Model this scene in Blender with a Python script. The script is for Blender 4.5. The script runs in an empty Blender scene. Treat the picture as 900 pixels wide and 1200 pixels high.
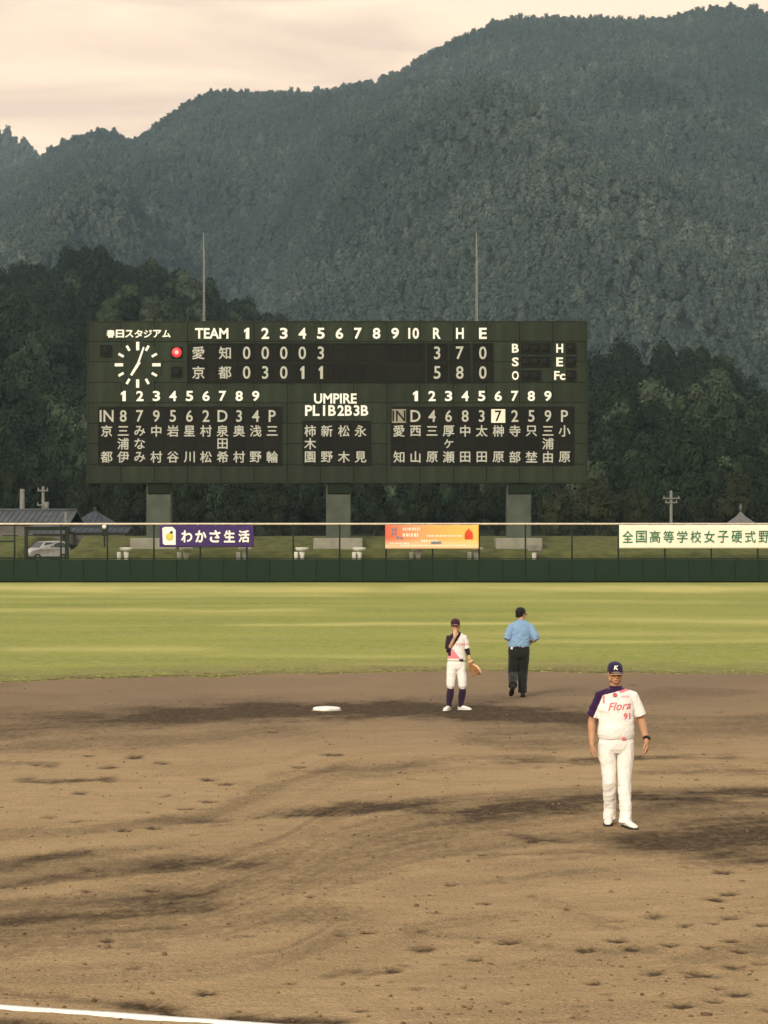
import bpy, bmesh, math, random
import numpy as np
from mathutils import Vector, Matrix, Euler
from mathutils.bvhtree import BVHTree

random.seed(7)
rng = np.random.default_rng(11)
S = bpy.context.scene
COL = S.collection
rad = math.radians

# ------------------------------------------------------------------ camera
H = 3.16            # eye height above the infield (m)
F = 2755.0          # focal length in photo pixels (photo 900 x 1200)
HY = 625.0          # horizon row in the photo
cam_d = bpy.data.cameras.new('camera'); cam = bpy.data.objects.new('camera', cam_d)
COL.objects.link(cam); S.camera = cam
cam_d.sensor_fit = 'VERTICAL'; cam_d.sensor_height = 24.0; cam_d.lens = F / 1200.0 * 24.0
cam_d.clip_start = 0.1; cam_d.clip_end = 12000
cam.location = (0, 0, H); cam.rotation_euler = (rad(90) + math.atan((HY - 600) / F), 0, 0)

# ------------------------------------------------------------------ sky
SUN_EL, SUN_AZ = 25.0, 203.0      # azimuth clockwise from +Y: behind the camera, to the left
world = bpy.data.worlds.new('World'); S.world = world; world.use_nodes = True
wn, wl = world.node_tree.nodes, world.node_tree.links
wn.clear()
out = wn.new('ShaderNodeOutputWorld'); bg = wn.new('ShaderNodeBackground'); bg.inputs[1].default_value = 0.1
sky = wn.new('ShaderNodeTexSky'); sky.sky_type = 'NISHITA'; sky.sun_disc = False
sky.sun_elevation = rad(SUN_EL); sky.sun_rotation = rad(SUN_AZ)
tc = wn.new('ShaderNodeTexCoord')
sep = wn.new('ShaderNodeSeparateXYZ'); wl.new(tc.outputs['Generated'], sep.inputs[0])
ramp = wn.new('ShaderNodeValToRGB'); wl.new(sep.outputs[2], ramp.inputs[0])   # cloud deck colour by height in the sky
e = ramp.color_ramp.elements
e[0].position = 0.0; e[0].color = (1.06, 0.775, 0.52, 1)
e[1].position = 1.0; e[1].color = (0.80, 0.78, 0.74, 1)
k = e.new(0.20); k.color = (1.05, 0.775, 0.53, 1)
k = e.new(0.27); k.color = (1.0, 0.79, 0.57, 1)
k = e.new(0.5); k.color = (0.80, 0.75, 0.68, 1)
mp = wn.new('ShaderNodeMapping'); wl.new(tc.outputs['Generated'], mp.inputs[0]); mp.inputs['Scale'].default_value = (3.5, 3.5, 22.0)
nz = wn.new('ShaderNodeTexNoise'); wl.new(mp.outputs[0], nz.inputs[0]); nz.inputs['Scale'].default_value = 2.2
nz.inputs['Detail'].default_value = 6; nz.inputs['Distortion'].default_value = 0.6
mr = wn.new('ShaderNodeMapRange'); wl.new(nz.outputs[0], mr.inputs[0])
mr.inputs[1].default_value = 0.35; mr.inputs[2].default_value = 0.65; mr.inputs[3].default_value = 10.0; mr.inputs[4].default_value = 12.2
cr2 = wn.new('ShaderNodeMapRange'); wl.new(nz.outputs[0], cr2.inputs[0])
for i_, q_ in enumerate((.36, .60, .75, 0)): cr2.inputs[1 + i_].default_value = q_
mx2 = wn.new('ShaderNodeMix'); mx2.data_type = 'RGBA'; mx2.blend_type = 'MULTIPLY'; wl.new(cr2.outputs[0], mx2.inputs[0]); mx2.inputs[7].default_value = (.88, .86, .93, 1)
wl.new(ramp.outputs[0], mx2.inputs[6])
vm = wn.new('ShaderNodeVectorMath'); vm.operation = 'SCALE'; wl.new(mx2.outputs[2], vm.inputs[0]); wl.new(mr.outputs[0], vm.inputs['Scale'])
mx = wn.new('ShaderNodeMix'); mx.data_type = 'RGBA'; mx.inputs[0].default_value = 0.9
wl.new(sky.outputs[0], mx.inputs[6]); wl.new(vm.outputs[0], mx.inputs[7])
wl.new(mx.outputs[2], bg.inputs[0]); wl.new(bg.outputs[0], out.inputs[0])

# ------------------------------------------------------------------ sun
sl = bpy.data.lights.new('sun', 'SUN'); sl.energy = 2.7; sl.angle = rad(14); sl.color = (1.0, 0.91, 0.76)
so = bpy.data.objects.new('sun', sl); COL.objects.link(so)
az, el = rad(SUN_AZ), rad(SUN_EL)
sd = Vector((math.sin(az) * math.cos(el), math.cos(az) * math.cos(el), math.sin(el)))
so.rotation_euler = sd.to_track_quat('Z', 'Y').to_euler(); so.location = sd * 100 

S.view_settings.view_transform = 'Standard'; S.view_settings.look = 'None'
S.view_settings.exposure = 0.14; S.view_settings.gamma = 1.0
S.cycles.max_bounces = 6; S.cycles.volume_bounces = 1; S.cycles.transparent_max_bounces = 8

# ------------------------------------------------------------------ helpers
def PX(px, Y): return (px - 450.0) / F * Y
def PZ(py, Y): return H + (HY - py) / F * Y
def G(px, py):
    Y = H * F / (py - HY); return (PX(px, Y), Y)

def hash2(ix, iy, seed):
    h = (ix * 374761393 + iy * 668265263 + seed * 974634777) & 0xffffffff
    h = ((h ^ (h >> 13)) * 1274126177) & 0xffffffff
    return ((h ^ (h >> 16)) & 0xffffff) / float(0xffffff)
def vnoise(x, y, seed=0):
    x = np.asarray(x, float); y = np.asarray(y, float)
    ix = np.floor(x).astype(np.int64); iy = np.floor(y).astype(np.int64)
    fx = x - ix; fy = y - iy
    fx = fx * fx * (3 - 2 * fx); fy = fy * fy * (3 - 2 * fy)
    a = hash2(ix, iy, seed); b = hash2(ix + 1, iy, seed); c = hash2(ix, iy + 1, seed); d = hash2(ix + 1, iy + 1, seed)
    return (a * (1 - fx) + b * fx) * (1 - fy) + (c * (1 - fx) + d * fx) * fy
def fbm(x, y, octv=4, seed=0):
    s = 0.0; a = 0.5; t = 0
    for o in range(octv):
        s = s + a * vnoise(np.asarray(x) * 2 ** o, np.asarray(y) * 2 ** o, seed + o * 17); t += a; a *= 0.5
    return s / t

def tag(o, label=None, cat=None, group=None, kind=None):
    if label: o['label'] = label
    if cat: o['category'] = cat
    if group: o['group'] = group
    if kind: o['kind'] = kind
    return o
def mesh(name, verts, faces, mats=None, smooth=False):
    me = bpy.data.meshes.new(name)
    me.from_pydata([tuple(v) for v in verts], [], [tuple(f) for f in faces])
    for m in (mats or []): me.materials.append(m)
    if smooth: me.polygons.foreach_set('use_smooth', [True] * len(me.polygons))
    me.update(); return me
def obj(name, me, parent=None, loc=None):
    o = bpy.data.objects.new(name, me); COL.objects.link(o)
    if parent: o.parent = parent
    if loc is not None: o.location = loc
    return o
def empty(name, loc=(0, 0, 0), rz=0.0):
    o = bpy.data.objects.new(name, None); COL.objects.link(o); o.location = loc; o.rotation_euler = (0, 0, rz)
    o.empty_display_size = 0.3
    return o
def copy_tree(o, parent=None):
    c = o.copy(); COL.objects.link(c); c.parent = parent
    for ch in [x for x in kids.get(o.name, [])]: copy_tree(ch, c)
    return c
kids = {}
def index_kids(root):
    for o in list(bpy.data.objects):
        if o.parent: kids.setdefault(o.parent.name, [])
    kids.clear()
    for o in list(bpy.data.objects):
        if o.parent: kids.setdefault(o.parent.name, []).append(o)

class MB:
    """collects simple shapes into one vertex / face list"""
    def __init__(s): s.v = []; s.f = []; s.m = []
    def add(s, v, f, m=0):
        n = len(s.v); s.v += [tuple(p) for p in v]; s.f += [tuple(i + n for i in q) for q in f]; s.m += [m] * len(f)
    def box(s, x0, x1, y0, y1, z0, z1, m=0):
        v = [(x0, y0, z0), (x1, y0, z0), (x1, y1, z0), (x0, y1, z0), (x0, y0, z1), (x1, y0, z1), (x1, y1, z1), (x0, y1, z1)]
        s.add(v, [(0, 3, 2, 1), (4, 5, 6, 7), (0, 1, 5, 4), (1, 2, 6, 5), (2, 3, 7, 6), (3, 0, 4, 7)], m); return s
    def bbox(s, x0, x1, y0, y1, z0, z1, b=0.01, m=0):
        """box with its long edges chamfered"""
        xs = [(x0 + b, x1 - b, y0, y1), (x0, x1, y0 + b, y1 - b)]
        def ring(z, i):
            a = b * i
            return [(x0 + a + b, y0 + a, z), (x1 - a - b, y0 + a, z), (x1 - a, y0 + a + b, z), (x1 - a, y1 - a - b, z),
                    (x1 - a - b, y1 - a, z), (x0 + a + b, y1 - a, z), (x0 + a, y1 - a - b, z), (x0 + a, y0 + a + b, z)]
        v = ring(z0, 1) + ring(z0 + b, 0) + ring(z1 - b, 0) + ring(z1, 1)
        f = [tuple(reversed(range(8))), tuple(range(24, 32))]
        for r in range(3):
            for i in range(8):
                j = (i + 1) % 8; f.append((r * 8 + i, r * 8 + j, r * 8 + 8 + j, r * 8 + 8 + i))
        s.add(v, f, m); return s
    def tube(s, pts, rads, side=None, n=12, rnd=False, m=0, cap=True):
        pts = [Vector(p) for p in pts]; R = [(r, r) if not isinstance(r, (tuple, list)) else r for r in rads]
        if rnd:
            t0 = (pts[0] - pts[1]).normalized(); t1 = (pts[-1] - pts[-2]).normalized()
            a, b = R[0], R[-1]; ra = min(a); rb = min(b)
            pts = [pts[0] + t0 * ra * .97, pts[0] + t0 * ra * .7] + pts + [pts[-1] + t1 * rb * .7, pts[-1] + t1 * rb * .97]
            R = [(a[0] * .25, a[1] * .25), (a[0] * .71, a[1] * .71)] + R + [(b[0] * .71, b[1] * .71), (b[0] * .25, b[1] * .25)]
        v = []; f = []
        for i, p in enumerate(pts):
            t = (pts[min(i + 1, len(pts) - 1)] - pts[max(i - 1, 0)]).normalized()
            sv = Vector(side) if side else (Vector((1, 0, 0)) if abs(t.x) < .8 else Vector((0, 1, 0)))
            sv = (sv - t * sv.dot(t)).normalized(); uv = t.cross(sv)
            for j in range(n):
                a = 2 * math.pi * j / n
                v.append(p + sv * (math.cos(a) * R[i][0]) + uv * (math.sin(a) * R[i][1]))
        for i in range(len(pts) - 1):
            for j in range(n):
                q = (j + 1) % n; f.append((i * n + j, i * n + q, i * n + n + q, i * n + n + j))
        if cap: f.append(tuple(reversed(range(n)))); f.append(tuple(range((len(pts) - 1) * n, len(pts) * n)))
        s.add(v, f, m); return s
    def ell(s, c, r, rot=None, nu=16, nv=10, m=0):
        c = Vector(c); M = rot.to_matrix() if rot else Matrix.Identity(3)
        v = [c + M @ Vector((0, 0, -r[2]))]
        for i in range(1, nv):
            a = -math.pi / 2 + math.pi * i / nv
            for j in range(nu):
                b = 2 * math.pi * j / nu
                v.append(c + M @ Vector((r[0] * math.cos(a) * math.cos(b), r[1] * math.cos(a) * math.sin(b), r[2] * math.sin(a))))
        v.append(c + M @ Vector((0, 0, r[2]))); L = len(v) - 1; f = []
        for j in range(nu): f.append((0, 1 + (j + 1) % nu, 1 + j))
        for i in range(nv - 2):
            for j in range(nu):
                q = (j + 1) % nu; a = 1 + i * nu
                f.append((a + j, a + q, a + nu + q, a + nu + j))
        a = 1 + (nv - 2) * nu
        for j in range(nu): f.append((a + j, a + (j + 1) % nu, L))
        s.add(v, f, m); return s
    def build(s, name, mats, parent=None, smooth=False, loc=None):
        if not isinstance(mats, (list, tuple)): mats = [mats]
        me = mesh(name, s.v, s.f, mats, smooth)
        if len(mats) > 1: me.polygons.foreach_set('material_index', s.m)
        return obj(name, me, parent, loc)

# ------------------------------------------------------------------ materials
def new_mat(name):
    m = bpy.data.materials.new(name); m.use_nodes = True
    nt = m.node_tree; b = nt.nodes['Principled BSDF']; return m, nt, b
def nd(nt, typ, **kw):
    n = nt.nodes.new(typ)
    for k_, v_ in kw.items(): setattr(n, k_, v_)
    return n
def mixc(nt, fac, a, b, blend='MIX'):
    n = nt.nodes.new('ShaderNodeMix'); n.data_type = 'RGBA'; n.blend_type = blend
    for sock, val in ((n.inputs[0], fac), (n.inputs[6], a), (n.inputs[7], b)):
        if hasattr(val, 'links'): nt.links.new(val, sock)
        elif isinstance(val, (int, float)): sock.default_value = val
        else: sock.default_value = (*val, 1) if len(val) == 3 else val
    return n.outputs[2]
def noise(nt, scale, detail=4, vec=None, dist=0.0, rough=0.5):
    n = nt.nodes.new('ShaderNodeTexNoise'); n.inputs['Scale'].default_value = scale
    n.inputs['Detail'].default_value = detail; n.inputs['Distortion'].default_value = dist; n.inputs['Roughness'].default_value = rough
    if vec is not None: nt.links.new(vec, n.inputs['Vector'])
    return n.outputs[0]
def maprange(nt, v, a, b, c, d):
    n = nt.nodes.new('ShaderNodeMapRange'); nt.links.new(v, n.inputs[0])
    for i, q in enumerate((a, b, c, d)): n.inputs[1 + i].default_value = q
    return n.outputs[0]
def coords(nt, kind='Object', scale=(1, 1, 1)):
    t = nt.nodes.new('ShaderNodeTexCoord'); mp = nt.nodes.new('ShaderNodeMapping')
    nt.links.new(t.outputs[kind], mp.inputs[0]); mp.inputs['Scale'].default_value = scale; return mp.outputs[0]
def bump(nt, b, h, strength=0.3, dist=0.01):
    n = nt.nodes.new('ShaderNodeBump'); n.inputs['Strength'].default_value = strength; n.inputs['Distance'].default_value = dist
    nt.links.new(h, n.inputs['Height']); nt.links.new(n.outputs[0], b.inputs['Normal'])
def mat(name, col, rough=0.7, nscale=3.0, namt=0.15, bscale=0, bstr=0.2, bdist=0.01, metal=0.0, objrand=0.0, scale=(1, 1, 1), spec=0.12):
    m, nt, b = new_mat(name)
    vec = coords(nt, 'Object', scale)
    n = noise(nt, nscale, 5, vec)
    lo = tuple(c * (1 - namt) for c in col); hi = tuple(min(1, c * (1 + namt)) for c in col)
    c = mixc(nt, maprange(nt, n, .3, .7, 0, 1), lo, hi)
    if objrand:
        oi = nt.nodes.new('ShaderNodeObjectInfo')
        f = maprange(nt, oi.outputs['Random'], 0, 1, 1 - objrand, 1 + objrand)
        hs = nt.nodes.new('ShaderNodeHueSaturation'); nt.links.new(c, hs.inputs['Color']); nt.links.new(f, hs.inputs['Value']); c = hs.outputs[0]
    nt.links.new(c, b.inputs['Base Color'])
    b.inputs['Roughness'].default_value = rough; b.inputs['Metallic'].default_value = metal
    b.inputs['Specular IOR Level'].default_value = spec
    if bscale: bump(nt, b, noise(nt, bscale, 4, vec), bstr, bdist)
    return m

M = {}
M['board'] = mat('board_green_paint', (.019, .026, .0155), .6, 0.9, .34, 6, .15, .01, objrand=.13, scale=(2.2, 1, .35))
M['cell'] = mat('cell_black', (.006, .006, .004), .6, 2, .3, objrand=.35)
M['cellframe'] = mat('cell_frame', (.008, .009, .006), .6)
M['white'] = mat('sign_white', (.85, .84, .78), .5, 4, .05)
M['cellwhite'] = mat('flap_white', (.42, .43, .38), .6, 5, .12)
M['lampoff'] = mat('lamp_unlit', (.007, .006, .005), .55, 3, .3)
M['concrete'] = mat('concrete', (.072, .084, .066), .85, 0.9, .25, 8, .3, .02)
M['footing'] = mat('pale_concrete', (.26, .25, .20), .9, 1.2, .2, 8, .3, .02)
M['whiteconc'] = mat('white_painted_concrete', (.72, .70, .62), .7, 3, .12)
M['wallpad'] = mat('wall_padding_green', (.009, .022, .011), .6, 0.8, .25, 2.5, .3, .03, objrand=.05)
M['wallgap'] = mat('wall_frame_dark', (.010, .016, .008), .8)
M['fencepost'] = mat('fence_post_green', (.014, .024, .014), .6)
M['wire'] = mat('fence_wire', (.05, .06, .045), .5)
M['rail'] = mat('cream_pipe', (.60, .52, .40), .5, 6, .15)
M['pole'] = mat('weathered_pole', (.17, .17, .15), .7, 4, .2)
M['purple'] = mat('banner_purple', (.055, .028, .12), .7, 1.5, .1)
M['bannerwhite'] = mat('banner_white', (.80, .76, .62), .75, 1.2, .06)
M['bannergreen'] = mat('print_green', (.04, .15, .08), .7)
M['roof_grey'] = mat('grey_roof', (.075, .082, .085), .7, .8, .25)
M['roof_dark'] = mat('dark_tile_roof', (.04, .048, .06), .6, 1.2, .25)
M['wall_grey'] = mat('grey_wall', (.13, .12, .105), .85, .8, .2)
M['glass'] = mat('dark_glass', (.015, .018, .02), .1, spec=.6)
M['carwhite'] = mat('car_white', (.36, .35, .33), .3, spec=.5)
M['tyre'] = mat('tyre_black', (.015, .015, .015), .8)
M['rim'] = mat('rim_metal', (.45, .45, .45), .35, metal=.8)
M['headlight'] = mat('headlight_glass', (.6, .6, .6), .1, spec=.8)
M['mast'] = mat('mast_grey', (.27, .28, .27), .7, 4, .2)
M['bark'] = mat('bark', (.028, .024, .018), .9, 3, .3)
M['rock'] = mat('hill_soil', (.018, .024, .012), .95, .05, .3)
M['bank'] = mat('bank_grass', (.10, .105, .030), .95, 1.2, .35, 9, .6, .05)
M['road'] = mat('service_road', (.06, .058, .05), .9, 2, .2)
M['base'] = mat('base_white', (.82, .80, .74), .6, 8, .06, 20, .2, .005)
M['basesole'] = mat('base_edge_dirt', (.30, .22, .14), .9)
M['chalk'] = mat('chalk', (.82, .80, .74), .95, 20, .10, 60, .6, .01)

# red lamp
m, nt, b = new_mat('red_lamp_lit'); b.inputs['Base Color'].default_value = (.6, .01, .01, 1)
b.inputs['Emission Color'].default_value = (1, .015, .02, 1); b.inputs['Emission Strength'].default_value = 1.1; M['redlamp'] = m
m, nt, b = new_mat('red_lamp_core'); b.inputs['Base Color'].default_value = (.8, .2, .2, 1)
b.inputs['Emission Color'].default_value = (1, .25, .25, 1); b.inputs['Emission Strength'].default_value = 1.3; M['redcore'] = m

# infield dirt: damp streaks are stored per vertex ("damp"), grain by noise
m, nt, b = new_mat('infield_dirt')
at = nd(nt, 'ShaderNodeAttribute', attribute_name='damp'); au = nd(nt, 'ShaderNodeAttribute', attribute_name='dry'); ar = nd(nt, 'ShaderNodeAttribute', attribute_name='rake')
v1 = coords(nt, 'Object', (0.55, 1.3, 1)); v2 = coords(nt, 'Object', (1, 1, 1)); v3 = coords(nt, 'Object', (.25, 1.0, 1))
big = noise(nt, .9, 5, v1, .8, .6); mid = noise(nt, 5.0, 5, v1, .4, .65); fine = noise(nt, 60, 3, v2); fin2 = noise(nt, 22, 4, v2)
streak = noise(nt, 2.6, 6, v3, 1.2, .65)
c = mixc(nt, maprange(nt, big, .3, .72, 0, 1), (.385, .254, .120), (.272, .172, .080))
c = mixc(nt, maprange(nt, ar.outputs['Fac'], .45, 1, 0, .60), c, (.185, .122, .058)); c = mixc(nt, maprange(nt, ar.outputs['Fac'], 0, .4, .45, 0), c, (.445, .305, .160))
c = mixc(nt, maprange(nt, streak, .52, .70, 0, .6), c, (.17, .112, .056))
c = mixc(nt, maprange(nt, mid, .38, .62, 0, .40), c, (.20, .132, .066))
c = mixc(nt, maprange(nt, fin2, .42, .64, 0, .45), c, (.19, .13, .066))
c = mixc(nt, maprange(nt, fine, .42, .60, 0, .55), c, (.46, .34, .19))
c = mixc(nt, au.outputs['Fac'], c, (.205, .143, .088))
grit = noise(nt, 9, 8, coords(nt, 'Object', (1, .55, 1)), .5, .78)
add = nd(nt, 'ShaderNodeMath', operation='ADD'); nt.links.new(at.outputs['Fac'], add.inputs[0])
nt.links.new(maprange(nt, grit, .3, .7, -.34, .34), add.inputs[1])
mu = nd(nt, 'ShaderNodeMath', operation='MULTIPLY'); nt.links.new(add.outputs[0], mu.inputs[0])
nt.links.new(maprange(nt, at.outputs['Fac'], 0, .12, 0, 1), mu.inputs[1]); mu.use_clamp = True
c = mixc(nt, mu.outputs[0], c, (.050, .031, .015))
nt.links.new(c, b.inputs['Base Color']); b.inputs['Roughness'].default_value = .95; b.inputs['Specular IOR Level'].default_value = .15
ad = nd(nt, 'ShaderNodeMath', operation='ADD'); nt.links.new(streak, ad.inputs[0]); nt.links.new(fin2, ad.inputs[1])
bump(nt, b, ad.outputs[0], .7, .035); M['dirt'] = m

# outfield turf
m, nt, b = new_mat('outfield_turf')
v1 = coords(nt, 'Object', (.045, .17, 1)); v2 = coords(nt, 'Object', (.20, .45, 1)); v3 = coords(nt, 'Object', (1, 1, 1))
n1 = noise(nt, 1.0, 5, v1, .6, .6); n2 = noise(nt, 1.0, 5, v2, .4, .6); n3 = noise(nt, 7.0, 4, v3)
c = mixc(nt, maprange(nt, n1, .32, .68, 0, 1), (.190, .245, .036), (.385, .385, .080))
c = mixc(nt, maprange(nt, n2, .42, .70, 0, .6), c, (.30, .285, .09))
c = mixc(nt, maprange(nt, n3, .38, .64, 0, .50), c, (.12, .14, .03))
n4 = noise(nt, 1.0, 5, coords(nt, 'Object', (2.5, 1.2, 1)), .3, .7); c = mixc(nt, maprange(nt, n4, .42, .62, 0, .65), c, (.33, .31, .10))
gt = nd(nt, 'ShaderNodeAttribute', attribute_name='stripe')
c = mixc(nt, gt.outputs['Fac'], c, (.56, .49, .17))
ge = nd(nt, 'ShaderNodeAttribute', attribute_name='thin')
c = mixc(nt, ge.outputs['Fac'], c, (.19, .155, .07))
nt.links.new(c, b.inputs['Base Color']); b.inputs['Roughness'].default_value = .95; b.inputs['Specular IOR Level'].default_value = .15
bump(nt, b, noise(nt, 14, 4, v3), .8, .05); M['turf'] = m
M['blade'] = mat('grass_blade', (.26, .27, .08), .8, 3, .4, objrand=.45)
M['groundfar'] = mat('far_ground', (.10, .10, .04), .95, .05, .3)

def leaf_mat(name, dark, lite, pale, amount, patch, var=.45):
    m, nt, b = new_mat(name)
    oi = nt.nodes.new('ShaderNodeObjectInfo'); ge = nt.nodes.new('ShaderNodeNewGeometry')
    cmb = nd(nt, 'ShaderNodeVectorMath', operation='SCALE'); nt.links.new(oi.outputs['Location'], cmb.inputs[0]); cmb.inputs['Scale'].default_value = patch
    pn = noise(nt, 1.0, 3, cmb.outputs[0])
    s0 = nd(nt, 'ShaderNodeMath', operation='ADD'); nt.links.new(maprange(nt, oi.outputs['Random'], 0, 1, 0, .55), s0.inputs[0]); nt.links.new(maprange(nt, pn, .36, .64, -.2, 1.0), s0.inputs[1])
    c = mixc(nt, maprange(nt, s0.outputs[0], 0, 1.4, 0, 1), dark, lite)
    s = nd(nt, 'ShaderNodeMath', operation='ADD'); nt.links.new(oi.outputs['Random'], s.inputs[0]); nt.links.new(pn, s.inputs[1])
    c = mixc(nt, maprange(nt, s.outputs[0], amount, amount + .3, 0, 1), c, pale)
    t = coords(nt, 'Object'); ln = noise(nt, 2.5, 4, t)
    hs = nt.nodes.new('ShaderNodeHueSaturation'); nt.links.new(c, hs.inputs['Color']); nt.links.new(maprange(nt, ln, .3, .7, 1 - var, 1 + var), hs.inputs['Value'])
    nt.links.new(hs.outputs[0], b.inputs['Base Color']); b.inputs['Roughness'].default_value = .8; b.inputs['Specular IOR Level'].default_value = .15
    return m
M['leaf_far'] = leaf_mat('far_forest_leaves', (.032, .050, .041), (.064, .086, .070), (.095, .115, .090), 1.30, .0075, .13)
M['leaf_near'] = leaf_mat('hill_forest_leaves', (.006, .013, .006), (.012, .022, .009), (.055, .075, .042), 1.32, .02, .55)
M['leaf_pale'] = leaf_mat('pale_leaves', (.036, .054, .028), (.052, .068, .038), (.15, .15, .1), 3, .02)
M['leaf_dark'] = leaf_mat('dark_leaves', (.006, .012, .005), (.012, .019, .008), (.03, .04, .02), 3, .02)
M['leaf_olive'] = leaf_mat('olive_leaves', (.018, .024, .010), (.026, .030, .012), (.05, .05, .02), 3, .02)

# ------------------------------------------------------------------ terrain
def terrain(name, xs, ys, zf, m, kind='structure'):
    X, Y = np.meshgrid(xs, ys); Z = zf(X, Y)
    nx, ny = len(xs), len(ys)
    v = np.stack([X.ravel(), Y.ravel(), Z.ravel()], 1)
    i = np.arange(nx * ny).reshape(ny, nx)
    f = np.stack([i[:-1, :-1].ravel(), i[:-1, 1:].ravel(), i[1:, 1:].ravel(), i[1:, :-1].ravel()], 1)
    me = bpy.data.meshes.new(name)
    me.vertices.add(len(v)); me.vertices.foreach_set('co', v.ravel())
    me.loops.add(f.size); me.loops.foreach_set('vertex_index', f.ravel().astype(np.int32))
    me.polygons.add(len(f)); me.polygons.foreach_set('loop_start', (np.arange(len(f)) * 4).astype(np.int32))
    me.polygons.foreach_set('use_smooth', np.ones(len(f), bool)); me.update(calc_edges=True)
    me.materials.append(m)
    o = obj(name, me)
    if kind: o['kind'] = kind
    return o, v

def smooth01(t): t = np.clip(t, 0, 1); return t * t * (3 - 2 * t)

# far mountain: skyline of the main ridge (photo columns, rows) carried at 2300 m
SKY = [(-900, 420), (-500, 330), (-250, 280), (-80, 235), (0, 200), (30, 186), (47, 181), (54, 174), (85, 159), (115, 148), (140, 153), (155, 160), (170, 150), (185, 142), (215, 120), (240, 104),
       (265, 102), (300, 106), (350, 105), (395, 99), (412, 92), (440, 90), (470, 77), (500, 57), (540, 40), (580, 21), (650, 15), (700, 17),
       (735, 18), (790, 15), (830, 5), (860, 3), (900, 11), (960, 30), (1100, 70), (1400, 160), (1900, 260)]
YR, YB = 2300.0, 850.0
sk_x = np.array([PX(p, YR) for p, q in SKY]); sk_z = np.array([PZ(q, YR) for p, q in SKY]) - 8.0
def z_mount(X, Y):
    ridge = np.interp(X, sk_x, sk_z)
    t = (Y - YB) / (YR - YB)
    sp = 0.9 - abs(np.sin((X * 0.0105 + 1.2 * fbm(X / 260, Y / 420, 3, 5) + Y * .0014)))        # spurs running down to the valley
    spur = (sp * 80 + (fbm(X / 90, Y / 120, 4, 9) - .5) * 75) * np.sin(np.clip(t, 0, 1) * math.pi) ** 1.2
    gul = (-120 * np.exp(-((X - (235 + (YR - Y) * .13)) / 70) ** 2) - 80 * np.exp(-((X - (-60 - (YR - Y) * .06)) / 60) ** 2)) * np.sin(np.clip(t, 0, 1) * math.pi) ** 1.8
    front = ridge * (0.10 * smooth01(t * 4) + 0.90 * np.clip(t, 0, 1) ** 1.12) + spur + gul
    back = ridge - np.maximum(Y - YR, 0) * .55
    ang = np.interp(X / Y * F + 450, [p for p, q in SKY], [(HY - q) / F for p, q in SKY])     # spurs stay below the ridge behind them
    top = H + Y * ang - 11 - (1 - t) * 60
    front = np.where(front > top, top - .02 * (front - top), front)
    return np.where(Y > YR, back, np.maximum(front, -2))
xs = np.linspace(-1300, 1300, 261); ys = np.concatenate([np.linspace(YB, YR, 120), np.linspace(YR + 15, 2900, 20)])
mountain, _ = terrain('mountain', xs, ys, z_mount, M['rock'])
# a second ridge showing at the far left
def z_back(X, Y):
    r = np.interp(X, [PX(p, 3000) for p in (-900, -400, -60, -20, 0, 22, 46, 80, 160, 400)], [PZ(q, 3000) - 8 for q in (300, 200, 160, 157, 160, 167, 183, 215, 280, 400)])
    return r - abs(Y - 3000) * .5 + (fbm(X / 60, Y / 60, 3, 3) - .5) * 14
bridge, _ = terrain('far_ridge', np.linspace(-1600, 200, 120), np.linspace(2500, 3400, 40), z_back, M['rock'])

# near hills
HL = [(-500, 330), (-200, 315), (0, 309), (40, 299), (90, 289), (130, 287), (170, 294), (205, 301), (240, 317), (280, 339), (320, 357), (360, 376), (400, 392), (470, 400), (520, 392), (560, 386), (600, 388), (650, 400), (690, 430), (740, 480), (800, 560), (900, 640), (1300, 640)]
def z_hl(X, Y):
    r = np.interp(X, [PX(p, 640) for p, q in HL], [PZ(q, 640) - 13 for p, q in HL])
    t = (Y - 300) / 340.0
    f = r * (np.clip(t, 0, 1) ** .85) + (fbm(X / 28, Y / 40, 3, 21) - .5) * 20 * np.sin(np.clip(t, 0, 1) * math.pi)
    top = H + Y * np.interp(X / Y * F + 450, [p for p, q in HL], [(HY - q) / F for p, q in HL]) - 13.5 - (1 - t) * 12
    return np.where(Y > 640, r - (Y - 640) * .5, np.minimum(f, top))
hill_l, _ = terrain('near_hill', np.linspace(-260, 260, 131), np.linspace(300, 800, 100), z_hl, M['rock'])
HR = [(300, 640), (560, 560), (640, 440), (680, 415), (720, 414), (760, 413), (790, 403), (815, 397), (840, 410), (870, 436), (900, 460), (960, 500), (1100, 560), (1400, 620)]
def z_hr(X, Y):
    r = np.interp(X, [PX(p, 500) for p, q in HR], [PZ(q, 500) - 10.0 for p, q in HR])
    t = (Y - 260) / 240.0
    f = r * (np.clip(t, 0, 1) ** .85) + (fbm(X / 22, Y / 30, 3, 31) - .5) * 12 * np.sin(np.clip(t, 0, 1) * math.pi)
    top = H + Y * np.interp(X / Y * F + 450, [p for p, q in HR], [(HY - q) / F for p, q in HR]) - 10 - (1 - t) * 10
    return np.where(Y > 500, r - (Y - 500) * .5, np.minimum(f, top))
hill_r, _ = terrain('right_hill', np.linspace(-30, 200, 90), np.linspace(260, 640, 90), z_hr, M['rock'])

# big ground sheet
g = mesh('ground', [(-2400, -150, -.6), (2400, -150, -.6), (2400, 3800, -.6), (-2400, 3800, -.6)], [(0, 1, 2, 3)], [M['groundfar']])
tag(obj('ground', g), kind='structure')

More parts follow.
